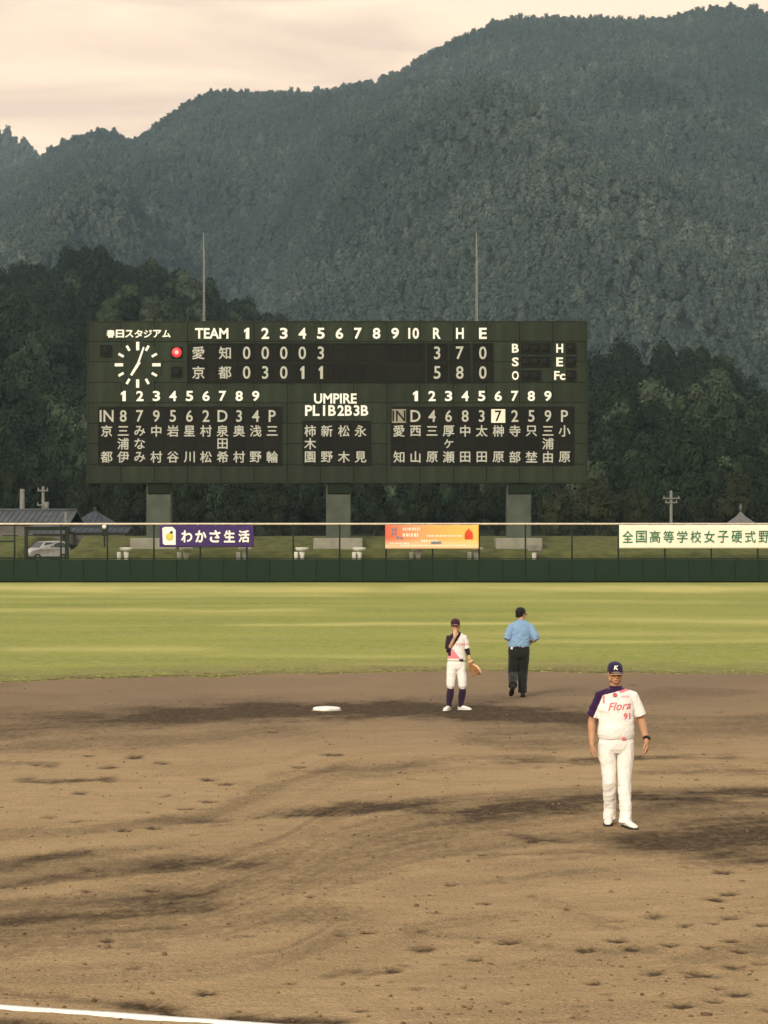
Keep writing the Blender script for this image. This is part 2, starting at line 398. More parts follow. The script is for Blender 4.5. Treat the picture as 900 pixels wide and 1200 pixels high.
# ------------------------------------------------------------------ infield dirt
STROKES = [  # polyline in photo columns / rows, half height px, strength
    ([(-300, 872), (0, 857), (120, 847), (250, 838)], 7, .42), ([(200, 839), (300, 834), (383, 832), (500, 832), (620, 838), (690, 843)], 7, .80),
    ([(300, 828), (383, 830), (500, 826), (560, 829)], 4, .55), ([(-200, 885), (0, 878), (150, 868), (330, 855)], 8, .22), ([(-100, 845), (120, 838), (300, 827)], 8, .28),
    ([(560, 950), (640, 943), (700, 938), (800, 932), (900, 927), (1000, 921)], 4.5, .62), ([(660, 944), (780, 938), (900, 930), (1000, 922)], 7, .30),
    ([(770, 985), (830, 979), (900, 972), (1000, 966)], 10, .62), ([(850, 996), (900, 990), (1000, 985)], 9, .45), ([(800, 962), (860, 958), (960, 950)], 8, .32), ([(840, 1006), (940, 1004)], 7, .28),
    ([(-120, 1090), (0, 1081), (100, 1075), (190, 1067), (240, 1062)], 6, .42), ([(-60, 1102), (60, 1094), (150, 1092), (240, 1088), (300, 1080), (370, 1070)], 9, .25),
    ([(240, 1048), (330, 1032), (390, 1005), (450, 985), (560, 960), (640, 948)], 13, .24), ([(0, 1060), (120, 1052), (240, 1047)], 8, .15),
    ([(345, 951), (395, 946), (450, 942), (490, 943)], 5, .48), ([(200, 1013), (238, 1009), (275, 1011)], 6, .38), ([(150, 1020), (230, 1004), (300, 1003)], 7, .13),
    ([(0, 1016), (40, 1008), (90, 999)], 4, .3), ([(0, 1045), (60, 1028), (110, 1022)], 3, .2), ([(590, 860), (700, 856), (900, 852)], 9, .20), ([(600, 892), (740, 889), (850, 888)], 2.6, .40),
    ([(560, 868), (650, 872), (760, 870)], 4, .25), ([(330, 905), (500, 893), (640, 886)], 3, .18), ([(150, 962), (300, 955), (430, 943)], 3, .22), ([(-30, 1196), (60, 1200), (170, 1206), (300, 1212)], 4, .55),
    ([(280, 1194), (330, 1196), (390, 1197)], 3.5, .7), ([(160, 1176), (195, 1181)], 3, .75), ([(182, 1189), (212, 1190)], 2.5, .7), ([(390, 1142), (450, 1138)], 3, .3), ([(0, 1162), (120, 1172), (240, 1190)], 3, .22),
    ([(30, 914), (60, 914), (125, 913)], 1.6, .6), ([(-20, 897), (50, 896), (60, 897)], 1.5, .4), ([(600, 978), (660, 985)], 2, .3), ([(560, 1004), (700, 998)], 2, .2), ([(480, 1090), (640, 1106), (760, 1112)], 3, .12),
    ([(0, 1116), (100, 1108), (170, 1112)], 5, .18), ([(450, 945), (540, 950), (620, 943)], 5, .22), ([(740, 905), (830, 903), (900, 906)], 3, .22), ([(640, 1058), (720, 1084)], 3, .1)]
DIV = [(450 + x / 2, 780 + y / 2) for x, y in [(790, 487), (810, 533), (775, 545), (810, 587), (765, 600), (885, 605), (812, 642), (757, 657), (668, 650), (830, 667),
       (818, 702), (722, 725), (782, 752), (827, 770), (768, 785), (700, 797), (85, 620), (215, 688), (90, 664), (475, 660), (290, 645), (230, 558), (155, 513), (120, 580),
       (635, 582), (575, 658), (20, 712), (490, 742), (545, 640), (630, 717), (705, 605), (740, 720), (350, 410), (230, 445), (120, 340), (880, 695)]]
DIV += [(x / 2, 780 + y / 2) for x, y in [(205, 527), (237, 580), (252, 645), (212, 477), (205, 436), (190, 298), (290, 385), (360, 380), (315, 215), (210, 212), (380, 228),
        (490, 265), (360, 525), (730, 543), (800, 630), (865, 625), (315, 710), (485, 770), (355, 795), (395, 815), (845, 807), (640, 155), (530, 275), (85, 233), (255, 240), (490, 315), (435, 333), (180, 362), (780, 208), (700, 235), (130, 490)]]
r_ = random.Random(3)
DIV2 = [(r_.uniform(-80, 980), 800 + 420 * r_.random() ** .8) for _ in range(130)]

def seg_dist(px, py, poly, hy, aniso):
    best = np.full(px.shape, 1e9)
    for (x0, y0), (x1, y1) in zip(poly[:-1], poly[1:]):
        dx, dy = (x1 - x0) / aniso, y1 - y0
        qx, qy = (px - x0) / aniso, py - y0
        t = np.clip((qx * dx + qy * dy) / (dx * dx + dy * dy + 1e-9), 0, 1)
        best = np.minimum(best, np.hypot(qx - t * dx, qy - t * dy))
    return best / hy

xa = np.arange(0, 3.2, .03); xb = np.arange(3.2, 10.5, .06); xc = np.array([10.6, 11.5, 13, 16, 20, 27, 36, 50, 70])
xs = np.concatenate([-xc[::-1], -xb[::-1], -xa[:0:-1], xa, xb, xc])
py_rows = np.arange(1300, 770, -1.25)
ys = np.concatenate([[-40, -20, -10, 0, 5, 9, 11, 12.3], H * F / (py_rows - HY)])
def damp_fields(X, Y):
    Yc = np.maximum(Y, 8.0); px = 450 + X / Yc * F; py = HY + H * F / Yc
    wob = (fbm(X * 1.1, Y * .9, 4, 41) - .5) * 10 + (fbm(X * 4, Y * 3, 3, 43) - .5) * 7
    damp = np.zeros(X.shape)
    for poly, hh, st in STROKES:
        d = seg_dist(px, py + wob, poly, hh, 5.0)
        damp = np.maximum(damp, 0) + min(1, st * 1.3) * np.exp(-d * d * .65) * (1 - damp)
    cur = np.interp(px, [-200, 0, 240, 330, 400, 500, 640, 900, 1100], [92, 80, 60, 30, -10, -35, -55, -73, -80])
    wgt = np.interp(py, [780, 835, 900, 960, 1090, 1180, 1300], [0, .10, .45, 1, 1, .35, .2])
    psi = py - wgt * cur + (fbm(X * .6, Y * .5, 3, 44) - .5) * 12
    rake = .55 * fbm(px / 150 + 7, psi / 4.2, 3, 45) + .45 * fbm(px / 60, psi / 1.9, 3, 46)
    broad = fbm(px / 330, psi / 17, 3, 47)
    _c['rake'] = np.clip((rake - .5) * 1.5 + (broad - .5) * 1.7 + .42 + (fbm(X * 5, Y * 2.2, 3, 48) - .5) * .5, 0, 1)
    damp = np.clip(damp * (.55 + 1.9 * np.clip(rake - .18, 0, 1)) + np.clip((broad - .60) * 2.0, 0, .22) * np.clip((1160 - py) / 60, 0, 1), 0, 1)
    damp *= .80 + .6 * fbm(X * 1.6, Y * 1.9, 4, 51)
    damp = np.clip(damp, 0, .92)
    dep = np.zeros(X.shape); rim = np.zeros(X.shape)
    rr = random.Random(5)
    for k_, (dx, dy) in enumerate(DIV + DIV2):
        small = k_ >= len(DIV)
        cx, cy = G(dx, dy)
        w = rr.uniform(.045, .085) * (rr.uniform(.4, .9) if small else 1.0); l = w * rr.uniform(.9, 1.7)
        if cy > 24: w *= 1.15 + (cy - 24) * .03; l *= 1.3 + (cy - 24) * .05
        a = rr.uniform(-.6, .6)
        msk = (abs(X - cx) < w * 6) & (abs(Y - cy) < max(l, .05) * 7)
        if not msk.any(): continue
        ux = X[msk] - cx; uy = Y[msk] - cy
        u = (ux * math.cos(a) + uy * math.sin(a)) / w; v_ = (-ux * math.sin(a) + uy * math.cos(a)) / l
        q = np.sqrt(u * u + v_ * v_) + (fbm(X[msk] * 30, Y[msk] * 25, 2, 77) - .5) * 1.1
        s = (.75 if small else 2.2) * rr.uniform(.5, 1)
        dep[msk] = np.maximum(dep[msk], np.minimum(1, s * np.exp(-q * q * 1.3))); rim[msk] = np.maximum(rim[msk], s * np.exp(-((q - 1.7) / .5) ** 2))
    return px, py, damp, dep, rim
_c = {}
def z_dirt(X, Y):
    px, py, damp, dep, rim = damp_fields(X, Y); _c['damp'] = np.clip(np.maximum(damp, dep * .95), 0, 1)
    _c['dry'] = np.clip((890 - py) / 70.0, 0, 1) * (.55 + .5 * fbm(X * .5, Y * .4, 3, 8))
    z = (fbm(X * .5, Y * .4, 3, 61) - .5) * .05 + (fbm(X * 3, Y * 3, 3, 62) - .5) * .018
    z += (fbm(X * 11, Y * 9, 2, 63) - .5) * .008 - dep * .014 + rim * .005 - damp * .012
    grade = np.clip((Y - 50) / 8, 0, 1)
    return z * (1 - grade) - .10 * smooth01((Y - 56) / 2)
dirt, dv = terrain('infield_dirt', xs, ys, z_dirt, M['dirt'])
for nm in ('damp', 'dry', 'rake'):
    a = dirt.data.attributes.new(nm, 'FLOAT', 'POINT'); a.data.foreach_set('value', _c[nm].ravel().astype(np.float32))

# clods and pebbles lying on the dirt
ico = bmesh.new(); bmesh.ops.create_icosphere(ico, subdivisions=1, radius=1.0)
iv = np.array([v.co[:] for v in ico.verts]); iff = np.array([[v.index for v in f.verts] for f in ico.faces]); ico.free()
def scatter_clods(pts, sizes, seed):
    r = np.random.default_rng(seed); V = []; Fc = []
    for i, ((x, y), s) in enumerate(zip(pts, sizes)):
        w = iv * (s * r.uniform(.6, 1.3, 3)) * (1 + r.uniform(-.25, .25, (len(iv), 1))); w[:, 2] *= .7
        w += np.array([x, y, 0.0]); V.append(w); Fc.append(iff + i * len(iv))
    return np.concatenate(V), np.concatenate(Fc)
n = 1700
py = rng.uniform(800, 1230, n); Yc = H * F / (py - HY); Xc = (rng.uniform(-60, 960, n) - 450) / F * Yc
sz = rng.gamma(2.0, .0035, n) + .003 + (Yc > 26) * .004
V, Fc = scatter_clods(list(zip(Xc, Yc)), sz, 4)
zt = (fbm(V[:, 0] * .5, V[:, 1] * .4, 3, 61) - .5) * .05
V[:, 2] += zt
M['clod'] = mat('soil_clod', (.15, .10, .055), .95, 2, .4)
tag(obj('soil_clods', mesh('soil_clods', V, Fc, [M['clod']], True)), 'small clods and pebbles of brown soil scattered over the infield', 'soil', kind='stuff')

# chalk line
(ax, ay), (bx, by) = G(0, 1180), G(270, 1199)
d = Vector((bx - ax, by - ay)).normalized(); nrm = Vector((-d.y, d.x))
V = []; Fc = []; N = 700
for i in range(N):
    s = -14 + i * .03 ; p = Vector((ax, ay)) + d * s
    w0 = .041 + .014 * (float(fbm(s * 3, 0, 3, 1)) - .5) * 2 + .006 * random.uniform(-1, 1); w1 = .041 + .014 * (float(fbm(s * 3, 9, 3, 2)) - .5) * 2 + .006 * random.uniform(-1, 1)
    zb = (float(fbm(p.x * .5, p.y * .4, 3, 61)) - .5) * .05
    for w, z in ((-w0, -.012), (-w0 * .7, .016), (w1 * .7, .018), (w1, -.012)):
        q = p + nrm * w; V.append((q.x, q.y, zb + z))
    if i:
        for k_ in range(3): a = (i - 1) * 4 + k_; Fc.append((a, a + 4, a + 5, a + 1))
tag(obj('foul_line', mesh('foul_line', V, Fc, [M['chalk']], True)), kind='structure')

# ------------------------------------------------------------------ outfield turf
edge_px = [(-1500, 845), (-400, 812), (0, 797), (150, 794), (300, 790), (450, 786.5), (600, 786), (750, 788), (900, 790), (1300, 803), (2400, 850)]
ep = [G(p, q) for p, q in edge_px]; ex = np.array([p[0] for p in ep]); ey = np.array([p[1] for p in ep])
def edgeY(X): return np.interp(X, ex, ey) + (fbm(X * .8, 0 * X, 4, 90) - .5) * 1.2
xs = np.concatenate([[-75, -50, -35], np.arange(-28, 28.01, .14), [35, 50, 75]])
tt = np.concatenate([np.linspace(0, .04, 24), np.linspace(.045, 1, 130)])
X = np.repeat(xs[None, :], len(tt), 0); E = edgeY(xs)[None, :]; Y = E + (150.2 - E) * (tt[:, None] ** 1.25)
Z = .008 + .012 * smooth01(tt[:, None] / .02) + (fbm(X * .25, Y * .12, 3, 70) - .5) * .03 * smooth01(tt[:, None] / .05)
ny, nx = X.shape; i = np.arange(nx * ny).reshape(ny, nx)
v = np.stack([X.ravel(), Y.ravel(), Z.ravel()], 1); f = np.stack([i[:-1, :-1].ravel(), i[:-1, 1:].ravel(), i[1:, 1:].ravel(), i[1:, :-1].ravel()], 1)
me = mesh('outfield_grass', v.tolist(), f.tolist(), [M['turf']], True)
pyg = HY + H * F / Y
st = np.zeros(X.shape)
for rowc, hw, s_, x0, x1 in [(689, 4, .75, -500, 1500), (700, 2, .35, -200, 450), (716, 2, .45, -100, 420), (733, 1.8, .6, 230, 700), (728, 3, .45, 600, 1000), (752, 2, .4, 480, 1000),
                             (762, 3.5, .5, -50, 300), (769, 2.2, .3, 200, 560), (778, 2, .3, 350, 640), (744, 3, .25, 500, 1000), (705, 3, .25, 500, 900), (694, 2, .3, 0, 900)]:
    pxg = 450 + X / Y * F
    wv = (fbm(X * .15, Y * .05, 3, int(rowc)) - .5) * 6
    st += s_ * np.exp(-((pyg + wv - rowc) / hw) ** 2) * smooth01((pxg - x0) / 90) * smooth01((x1 - pxg) / 90)
a = me.attributes.new('stripe', 'FLOAT', 'POINT'); a.data.foreach_set('value', np.clip(st * (.25 + 1.4 * fbm(X * .30, Y * .12, 4, 91)), 0, .8).ravel().astype(np.float32))
th = np.clip(1 - (Y - E) / 5.5, 0, 1) * (fbm(X * .9, Y * .6, 4, 33) * 1.5)
a = me.attributes.new('thin', 'FLOAT', 'POINT'); a.data.foreach_set('value', np.clip(th, 0, 1).ravel().astype(np.float32))
tag(obj('outfield_grass', me), kind='structure')

# ------------------------------------------------------------------ geometry-node scatter (only for uncountable stuff)
def instancer(name, pts, scales, rots, variants, label, cat, tilt=None):
    me = bpy.data.meshes.new(name); me.from_pydata([tuple(p) for p in pts], [], [])
    n = len(pts)
    a = me.attributes.new('sc', 'FLOAT_VECTOR', 'POINT'); a.data.foreach_set('vector', np.asarray(scales, np.float32).ravel())
    a = me.attributes.new('rot', 'FLOAT_VECTOR', 'POINT'); a.data.foreach_set('vector', np.asarray(rots, np.float32).ravel())
    a = me.attributes.new('var', 'INT', 'POINT'); a.data.foreach_set('value', rng.integers(0, len(variants), n).astype(np.int32))
    o = obj(name, me); tag(o, label, cat, kind='stuff')
    c = bpy.data.collections.new(name + '_variants')
    for q in variants:
        if q.name not in c.objects: c.objects.link(q)
    ng = bpy.data.node_groups.new(name + '_scatter', 'GeometryNodeTree')
    ng.interface.new_socket('Geometry', in_out='INPUT', socket_type='NodeSocketGeometry')
    ng.interface.new_socket('Geometry', in_out='OUTPUT', socket_type='NodeSocketGeometry')
    gi = ng.nodes.new('NodeGroupInput'); go = ng.nodes.new('NodeGroupOutput')
    ip = ng.nodes.new('GeometryNodeInstanceOnPoints'); ci = ng.nodes.new('GeometryNodeCollectionInfo')
    ci.inputs['Collection'].default_value = c; ci.inputs['Separate Children'].default_value = True; ci.inputs['Reset Children'].default_value = True
    def attr(nm, dt):
        q = ng.nodes.new('GeometryNodeInputNamedAttribute'); q.data_type = dt; q.inputs[0].default_value = nm; return q.outputs[0]
    L = ng.links
    L.new(gi.outputs[0], ip.inputs['Points']); L.new(ci.outputs[0], ip.inputs['Instance']); ip.inputs['Pick Instance'].default_value = True
    L.new(attr('var', 'INT'), ip.inputs['Instance Index']); L.new(attr('sc', 'FLOAT_VECTOR'), ip.inputs['Scale'])
    L.new(attr('rot', 'FLOAT_VECTOR'), ip.inputs['Rotation']); L.new(ip.outputs[0], go.inputs[0])
    md = o.modifiers.new('scatter', 'NODES'); md.node_group = ng
    return o

def crown_mesh(name, m, seed, leaves, leaf, lobes=13, cone=0.0, core=True):
    """unit crown (radius about 1, height about 2): lumpy lobes covered in leaf-sized faces"""
    r = np.random.default_rng(seed); L = []
    for i in range(lobes):
        z = r.uniform(-.45, .85); w = (1 - abs(z) * .65) * (1 - cone * (z + .5) * .6); a = r.uniform(0, 6.283); q = r.uniform(.25, .70) * w
        L.append((np.array([math.cos(a) * q, math.sin(a) * q, z]), r.uniform(.26, .46) * (1 - cone * max(z, 0) * .5)))
    L.append((np.array([0, 0, .1]), .62 * (1 - cone * .3)))
    V = []; Fc = []
    if core:
        for c, s in L:
            w = iv * s * .80 * (1 + r.uniform(-.15, .15, (len(iv), 1))) + c; Fc += (iff + len(V)).tolist(); V += w.tolist()
    wts = np.array([s * s for c, s in L]); wts /= wts.sum()
    for k_ in range(leaves):
        c, s = L[r.choice(len(L), p=wts)]
        d = r.normal(size=3); d /= np.linalg.norm(d)
        if d[2] < -.5: d[2] *= -1
        p = c + d * s * r.uniform(.82, 1.12)
        nn = d + r.normal(size=3) * .55; nn /= np.linalg.norm(nn)
        u = np.cross(nn, r.normal(size=3)); u /= np.linalg.norm(u); w = np.cross(nn, u)
        h = leaf * r.uniform(.5, 1.2); g_ = h * r.uniform(.5, 1.0); b0 = len(V)
        V += [(p - u * h).tolist(), (p - w * g_ * .8 + nn * h * .2).tolist(), (p + u * h).tolist(), (p + w * g_).tolist()]; Fc.append((b0, b0 + 1, b0 + 2, b0 + 3))
    return mesh(name, V, Fc, [m])
def variants(base, m, n, leaves, leaf, cone=0.0):
    res = []
    for i in range(n):
        res.append(bpy.data.objects.new(base, crown_mesh(base, m, 100 + i * 7 + len(base), leaves, leaf, 11 + i, cone * (i % 2))))
    return res

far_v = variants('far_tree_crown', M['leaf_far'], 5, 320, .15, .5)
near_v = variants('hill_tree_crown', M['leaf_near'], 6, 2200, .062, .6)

def forest(name, zf, xr, yr, sp, rmin, rmax, vs, label, ymin_fn=None, keep=None, seed=1):
    r = np.random.default_rng(seed)
    X, Y = np.meshgrid(np.arange(xr[0], xr[1], sp), np.arange(yr[0], yr[1], sp))
    X = X + r.uniform(-.48, .48, X.shape) * sp; Y = Y + r.uniform(-.48, .48, Y.shape) * sp
    X = X.ravel(); Y = Y.ravel()
    if keep is not None:
        k_ = keep(X, Y); X = X[k_]; Y = Y[k_]
    big = fbm(X / 35, Y / 35, 3, seed)
    R = r.uniform(rmin, rmax, X.shape) * (.7 + .6 * big)
    hgt = R * r.uniform(.85, 1.5, X.shape)
    Z = zf(X, Y) + hgt * .55
    pts = np.stack([X, Y, Z], 1); sc = np.stack([R, R, hgt], 1)
    rot = np.stack([r.uniform(-.15, .15, X.shape), r.uniform(-.15, .15, X.shape), r.uniform(0, 6.28, X.shape)], 1)
    return instancer(name, pts, sc, rot, vs, label, 'forest')

inview = lambda X, Y: abs(X / Y) < .235
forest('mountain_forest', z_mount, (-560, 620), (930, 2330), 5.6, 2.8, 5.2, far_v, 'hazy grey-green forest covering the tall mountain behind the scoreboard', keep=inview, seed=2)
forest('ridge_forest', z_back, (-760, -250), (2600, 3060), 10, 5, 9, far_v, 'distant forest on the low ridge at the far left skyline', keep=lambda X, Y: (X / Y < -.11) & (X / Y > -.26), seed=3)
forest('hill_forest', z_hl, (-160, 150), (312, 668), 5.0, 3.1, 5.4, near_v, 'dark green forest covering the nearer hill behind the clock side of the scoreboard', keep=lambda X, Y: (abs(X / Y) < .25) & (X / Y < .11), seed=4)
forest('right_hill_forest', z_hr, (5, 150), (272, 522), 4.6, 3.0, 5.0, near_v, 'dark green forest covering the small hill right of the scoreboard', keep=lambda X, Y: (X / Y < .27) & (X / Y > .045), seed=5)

# turf tufts along the ragged near edge of the outfield
tv = []
for s_ in range(4):
    mb = MB(); r = random.Random(s_)
    for k_ in range(16):
        a = r.uniform(0, 6.28); q = r.uniform(0, .05); h = r.uniform(.010, .026); bx_, by_ = math.cos(a) * q, math.sin(a) * q
        t = r.uniform(0, 6.28); w = .006; lx, ly = math.cos(t) * h * .5, math.sin(t) * h * .5
        mb.add([(bx_ - w, by_, 0), (bx_ + w, by_, 0), (bx_ + lx, by_ + ly, h)], [(0, 1, 2)])
    tv.append(bpy.data.objects.new('grass_tuft', mesh('grass_tuft', mb.v, mb.f, [M['blade']])))
n = 2200
tx = rng.uniform(-12.5, 12.5, n); ty = edgeY(tx) + rng.exponential(.5, n) - .5
kp = ty < 75; tx, ty = tx[kp], ty[kp]; n = len(tx)
tz = np.where(ty > edgeY(tx), .03, .0)
sc = rng.uniform(.5, 1.1, n); instancer('grass_tufts', np.stack([tx, ty, tz], 1), np.stack([sc, sc, sc], 1), np.stack([tx * 0, tx * 0, rng.uniform(0, 6.28, n)], 1), tv,
          'ragged tufts of grass along the near edge of the outfield', 'grass')

# ------------------------------------------------------------------ text to mesh
FONTCACHE = {}
def glyphs(items):
    """items: (text, bold offset) -> mesh coords centred on its own box, unit font size"""
    todo = [i for i in dict.fromkeys(items) if i not in FONTCACHE]; tmp = []
    for t, off in todo:
        cu = bpy.data.curves.new('lettering', 'FONT'); cu.body = t; cu.offset = off if ord(t[0]) < 256 else 0; cu.resolution_u = 3
        o = bpy.data.objects.new('lettering', cu); COL.objects.link(o); tmp.append((t, off, o))
    bpy.context.view_layer.update(); dg = bpy.context.evaluated_depsgraph_get()
    for t, off, o in tmp:
        me = bpy.data.meshes.new_from_object(o.evaluated_get(dg))
        v = np.array([q.co[:] for q in me.vertices]).reshape(-1, 3); fs = [tuple(p.vertices) for p in me.polygons]
        if t == '1':       # a numeral one with its flag
            w_ = .075 + off; v = np.array([(-w_, -.35, 0), (w_, -.35, 0), (w_, .35, 0), (-w_ * .2, .35, 0), (-.17 - off, .20, 0), (-.17 - off, .20 - 2 * w_ * .85, 0), (-w_, .16, 0)]); fs = [(0, 1, 2, 3), (0, 3, 6), (6, 3, 4, 5)]
        if ord(t[0]) > 255 and off > 0:      # heavier strokes: the same outline laid down again a little to each side
            V_all, F_all = [], []
            for k_, (ox, oz) in enumerate(((0, 0), (1, 0), (-1, 0), (0, 1), (0, -1))):
                w_ = v.copy(); w_[:, 0] += ox * off; w_[:, 1] += oz * off; w_[:, 2] = k_ * .0015; F_all += [tuple(i + len(v) * k_ for i in q) for q in fs]; V_all.append(w_)
            v = np.concatenate(V_all); fs = F_all
        lo, hi = v[:, :2].min(0), v[:, :2].max(0); v[:, :2] -= (lo + hi) / 2
        FONTCACHE[(t, off)] = (v, fs, hi - lo)
        bpy.data.meshes.remove(me)
    for t, off, o in tmp:
        cu = o.data; bpy.data.objects.remove(o); bpy.data.curves.remove(cu)
def char(t, off, cx, cz, w, h, y, m, name, parent, keep=False):
    """text t filling w x h (metres) centred at cx, cz on a plane facing -Y at y"""
    v, fs, d = FONTCACHE[(t, off)]
    sx = w / d[0] if w else None; sz = h / d[1] if h else None
    if sx is None: sx = sz
    if sz is None: sz = sx
    q = [(p[0] * sx, -p[2], p[1] * sz) for p in v]
    o = obj(name, mesh(name, q, fs, [m]), parent, (cx, y, cz)); return o

# ------------------------------------------------------------------ scoreboard
YS = 158.0
U = YS / F                                     # metres per photo pixel on the board's face
sb = empty('scoreboard', (PX(395, YS), YS, 1.9)); tag(sb, 'big dark green scoreboard on three concrete pillars beyond the outfield fence', 'scoreboard')
def bx_(px): return (px - 395) * U
def bz_(py): return PZ(py, YS) - 1.9
MB().bbox(bx_(104), bx_(686), .12, 1.7, bz_(564), bz_(378), .03).build('board_body', M['board'], sb)
# painted face panels
xe = [103 + 584 * i / 15 for i in range(16)]; ye = [377, 400, 424, 448, 472, 496, 520, 544, 565]
r = random.Random(2); pm = {}
for i in range(15):
    for j in range(8):
        w, h = (xe[i + 1] - xe[i]) * U, (ye[j + 1] - ye[j]) * U
        key = (i % 3, j)
        if key not in pm:
            mb = MB(); mb.bbox(.012, w - .012, 0, .10, .012, h - .012, .012); pm[key] = mesh('panel', mb.v, mb.f, [M['board']])
        obj('panel', pm[key], sb, (bx_(xe[i]), r.uniform(-.012, .012), bz_(ye[j + 1])))
# frame around the face
fr = MB(); fr.bbox(bx_(101.5), bx_(103), -.03, 1.72, bz_(566), bz_(376), .008); fr.bbox(bx_(687), bx_(688.5), -.03, 1.72, bz_(566), bz_(376), .008)
fr.bbox(bx_(103), bx_(687), -.03, 1.72, bz_(566.2), bz_(565), .008); fr.bbox(bx_(103), bx_(687), -.03, 1.72, bz_(377), bz_(375.8), .008)
fr.build('frame', M['board'], sb)
cell_cache = {}
def cell(px, py, w, h, m='cell', y=-.07):
    k_ = (round(w, 2), round(h, 2), m)
    if k_ not in cell_cache:
        mb = MB(); mb.bbox(-w * U / 2, w * U / 2, 0, .03, -h * U / 2, h * U / 2, .01); cell_cache[k_] = mesh('display_cell', mb.v, mb.f, [M[m]])
    return obj('display_cell', cell_cache[k_], sb, (bx_(px), y, bz_(py)))
def block(x0, x1, y0, y1):
    mb = MB(); mb.box(bx_(x0), bx_(x1), -.045, -.02, bz_(y1), bz_(y0))
    mb.box(bx_(x0) - .05, bx_(x1) + .05, -.09, -.02, bz_(y0), bz_(y0) + .05); mb.box(bx_(x0) - .05, bx_(x1) + .05, -.09, -.02, bz_(y1) - .05, bz_(y1))
    mb.box(bx_(x0) - .05, bx_(x0), -.09, -.02, bz_(y1), bz_(y0)); mb.box(bx_(x1), bx_(x1) + .05, -.09, -.02, bz_(y1), bz_(y0))
    mb.build('cell_frame', M['cellframe'], sb)
block(221, 275.5, 403, 447.5); block(278.5, 497, 403, 447.5); block(116, 329.5, 477.5, 544.5); block(355.5, 433.5, 494, 544.5); block(459, 672, 477.5, 544.5)
for x0 in (501, 527.5, 554.5): block(x0, x0 + 22.5, 403, 447.5)
INN = [289 + 21.75 * i for i in range(10)]
NB, CB, HB = .012, .016, .026
req = []
lines = [('愛', '知', ['0', '0', '0', '0', '3'], ['3', '7', '0'], 413.5), ('京', '都', ['0', '3', '0', '1', '1'], ['5', '8', '0'], 436.5)]
LX = [125 + 19.4 * i for i in range(11)]; RX = [467.5 + 19.4 * i for i in range(11)]; UX = [363.5, 383, 403, 422.5]
left = [('IN', '京 都'), ('8', '三浦伊'), ('7', 'みなみ'), ('9', '中 村'), ('5', '岩 谷'), ('6', '星 川'), ('2', '村 松'), ('D', '泉田希'), ('3', '奥 村'), ('4', '浅 野'), ('P', '三 輪')]
right = [('IN', '愛 知'), ('D', '西 山'), ('4', '三 原'), ('6', '厚ヶ瀬'), ('8', '中 田'), ('3', '太 田'), ('7', '榊 原'), ('2', '寺 部'), ('5', '只 埜'), ('9', '三浦由'), ('P', '小 原')]
ump = ['柿木園', '新 野', '松 木', '永 見']
for a, b_, c, d, y in lines: req += [(a, CB), (b_, CB)] + [(q, NB) for q in c + d]
for q, nm in left + right: req += [(q, NB)] + [(ch, CB) for ch in nm if ch != ' ']
for nm in ump: req += [(ch, CB) for ch in nm if ch != ' ']
for q in ['TEAM', '10', 'R', 'H', 'E', 'B', 'S', 'O', 'Fc', 'UMPIRE', 'PL', '1B', '2B', '3B'] + list('123456789'): req.append((q, HB))
for q in '春日スタジアム': req.append((q, .035))
for q in 'わかさ生活': req.append((q, .035))
for q in '全国高等学校女子硬式野': req.append((q, .012))
req += [('Flora', .01), ('91', .03), ('K', .03), ('KYOTO', .01)]
glyphs(req)
def cw(t): return {'1': .42, 'IN': 1.25}.get(t, .80)
def num(t, px, py, h=13.5, m='cellwhite', off=NB, name='numeral', y=-.085, par=None):
    v_, f_, d_ = FONTCACHE[(t, off)]; char(t, off, bx_(px), bz_(py), h * U * d_[0] / d_[1] * (.92 if t != '1' else .85), h * U, y, M[m], name, par or sb)
def kan(t, px, py, s=13.2, m='cellwhite', off=CB, y=-.085):
    v, fs, d = FONTCACHE[(t, off)]; k_ = s * U * 1.08
    char(t, off, bx_(px), bz_(py), d[0] * k_, d[1] * k_, y, M[m], 'character', sb)
for a, b_, c, d, y in lines:
    cell(232.5, y, 20, 19); cell(263.5, y, 20, 19); kan(a, 232.5, y, 14.5); kan(b_, 263.5, y, 14.5)
    for i, x in enumerate(INN):
        cell(x, y, 19.2, 19.6)
        if i < 5: num(c[i], x, y, 15)
    for i, x in enumerate((512.3, 538.8, 565.8)): cell(x, y, 20, 19.6); num(d[i], x, y, 15)
def lineup(XS, data, inv):
    for i, (x, (q, nm)) in enumerate(zip(XS, data)):
        if (i in inv):
            cell(x, 487.5, 16.5, 16, 'bannerwhite' if i else 'footing'); num(q, x, 487.5, 13, 'cellframe', y=-.076)
        else: cell(x, 487.5, 17.5, 17); num(q, x, 487.5, 13.8)
        for r_i, yy in enumerate((505, 520, 535.5)):
            cell(x, yy, 17.5, 14)
            if nm[r_i] != ' ': kan(nm[r_i], x, yy)
lineup(LX, left, ()); lineup(RX, right, (0, 6))
for x, nm in zip(UX, ump):
    for r_i, yy in enumerate((505, 520, 535.5)):
        cell(x, yy, 17.5, 14)
        if nm[r_i] != ' ': kan(nm[r_i], x, yy)
def head(t, px, py, h, w=None):
    v, fs, d = FONTCACHE[(t, HB)]
    ww = (w or h * d[0] / d[1]) * U
    char(t, HB, bx_(px), bz_(py), ww, h * U, -.03, M['white'], 'lettering', sb)
head('TEAM', 248, 390.5, 12.5, 39)
for i, x in enumerate(INN): head(str(i + 1), x, 390.5, 13, 12.5 if i == 9 else (6 if i == 0 else 9))
for t, x in (('R', 512), ('H', 539), ('E', 566)): head(t, x, 390.5, 13, 9)
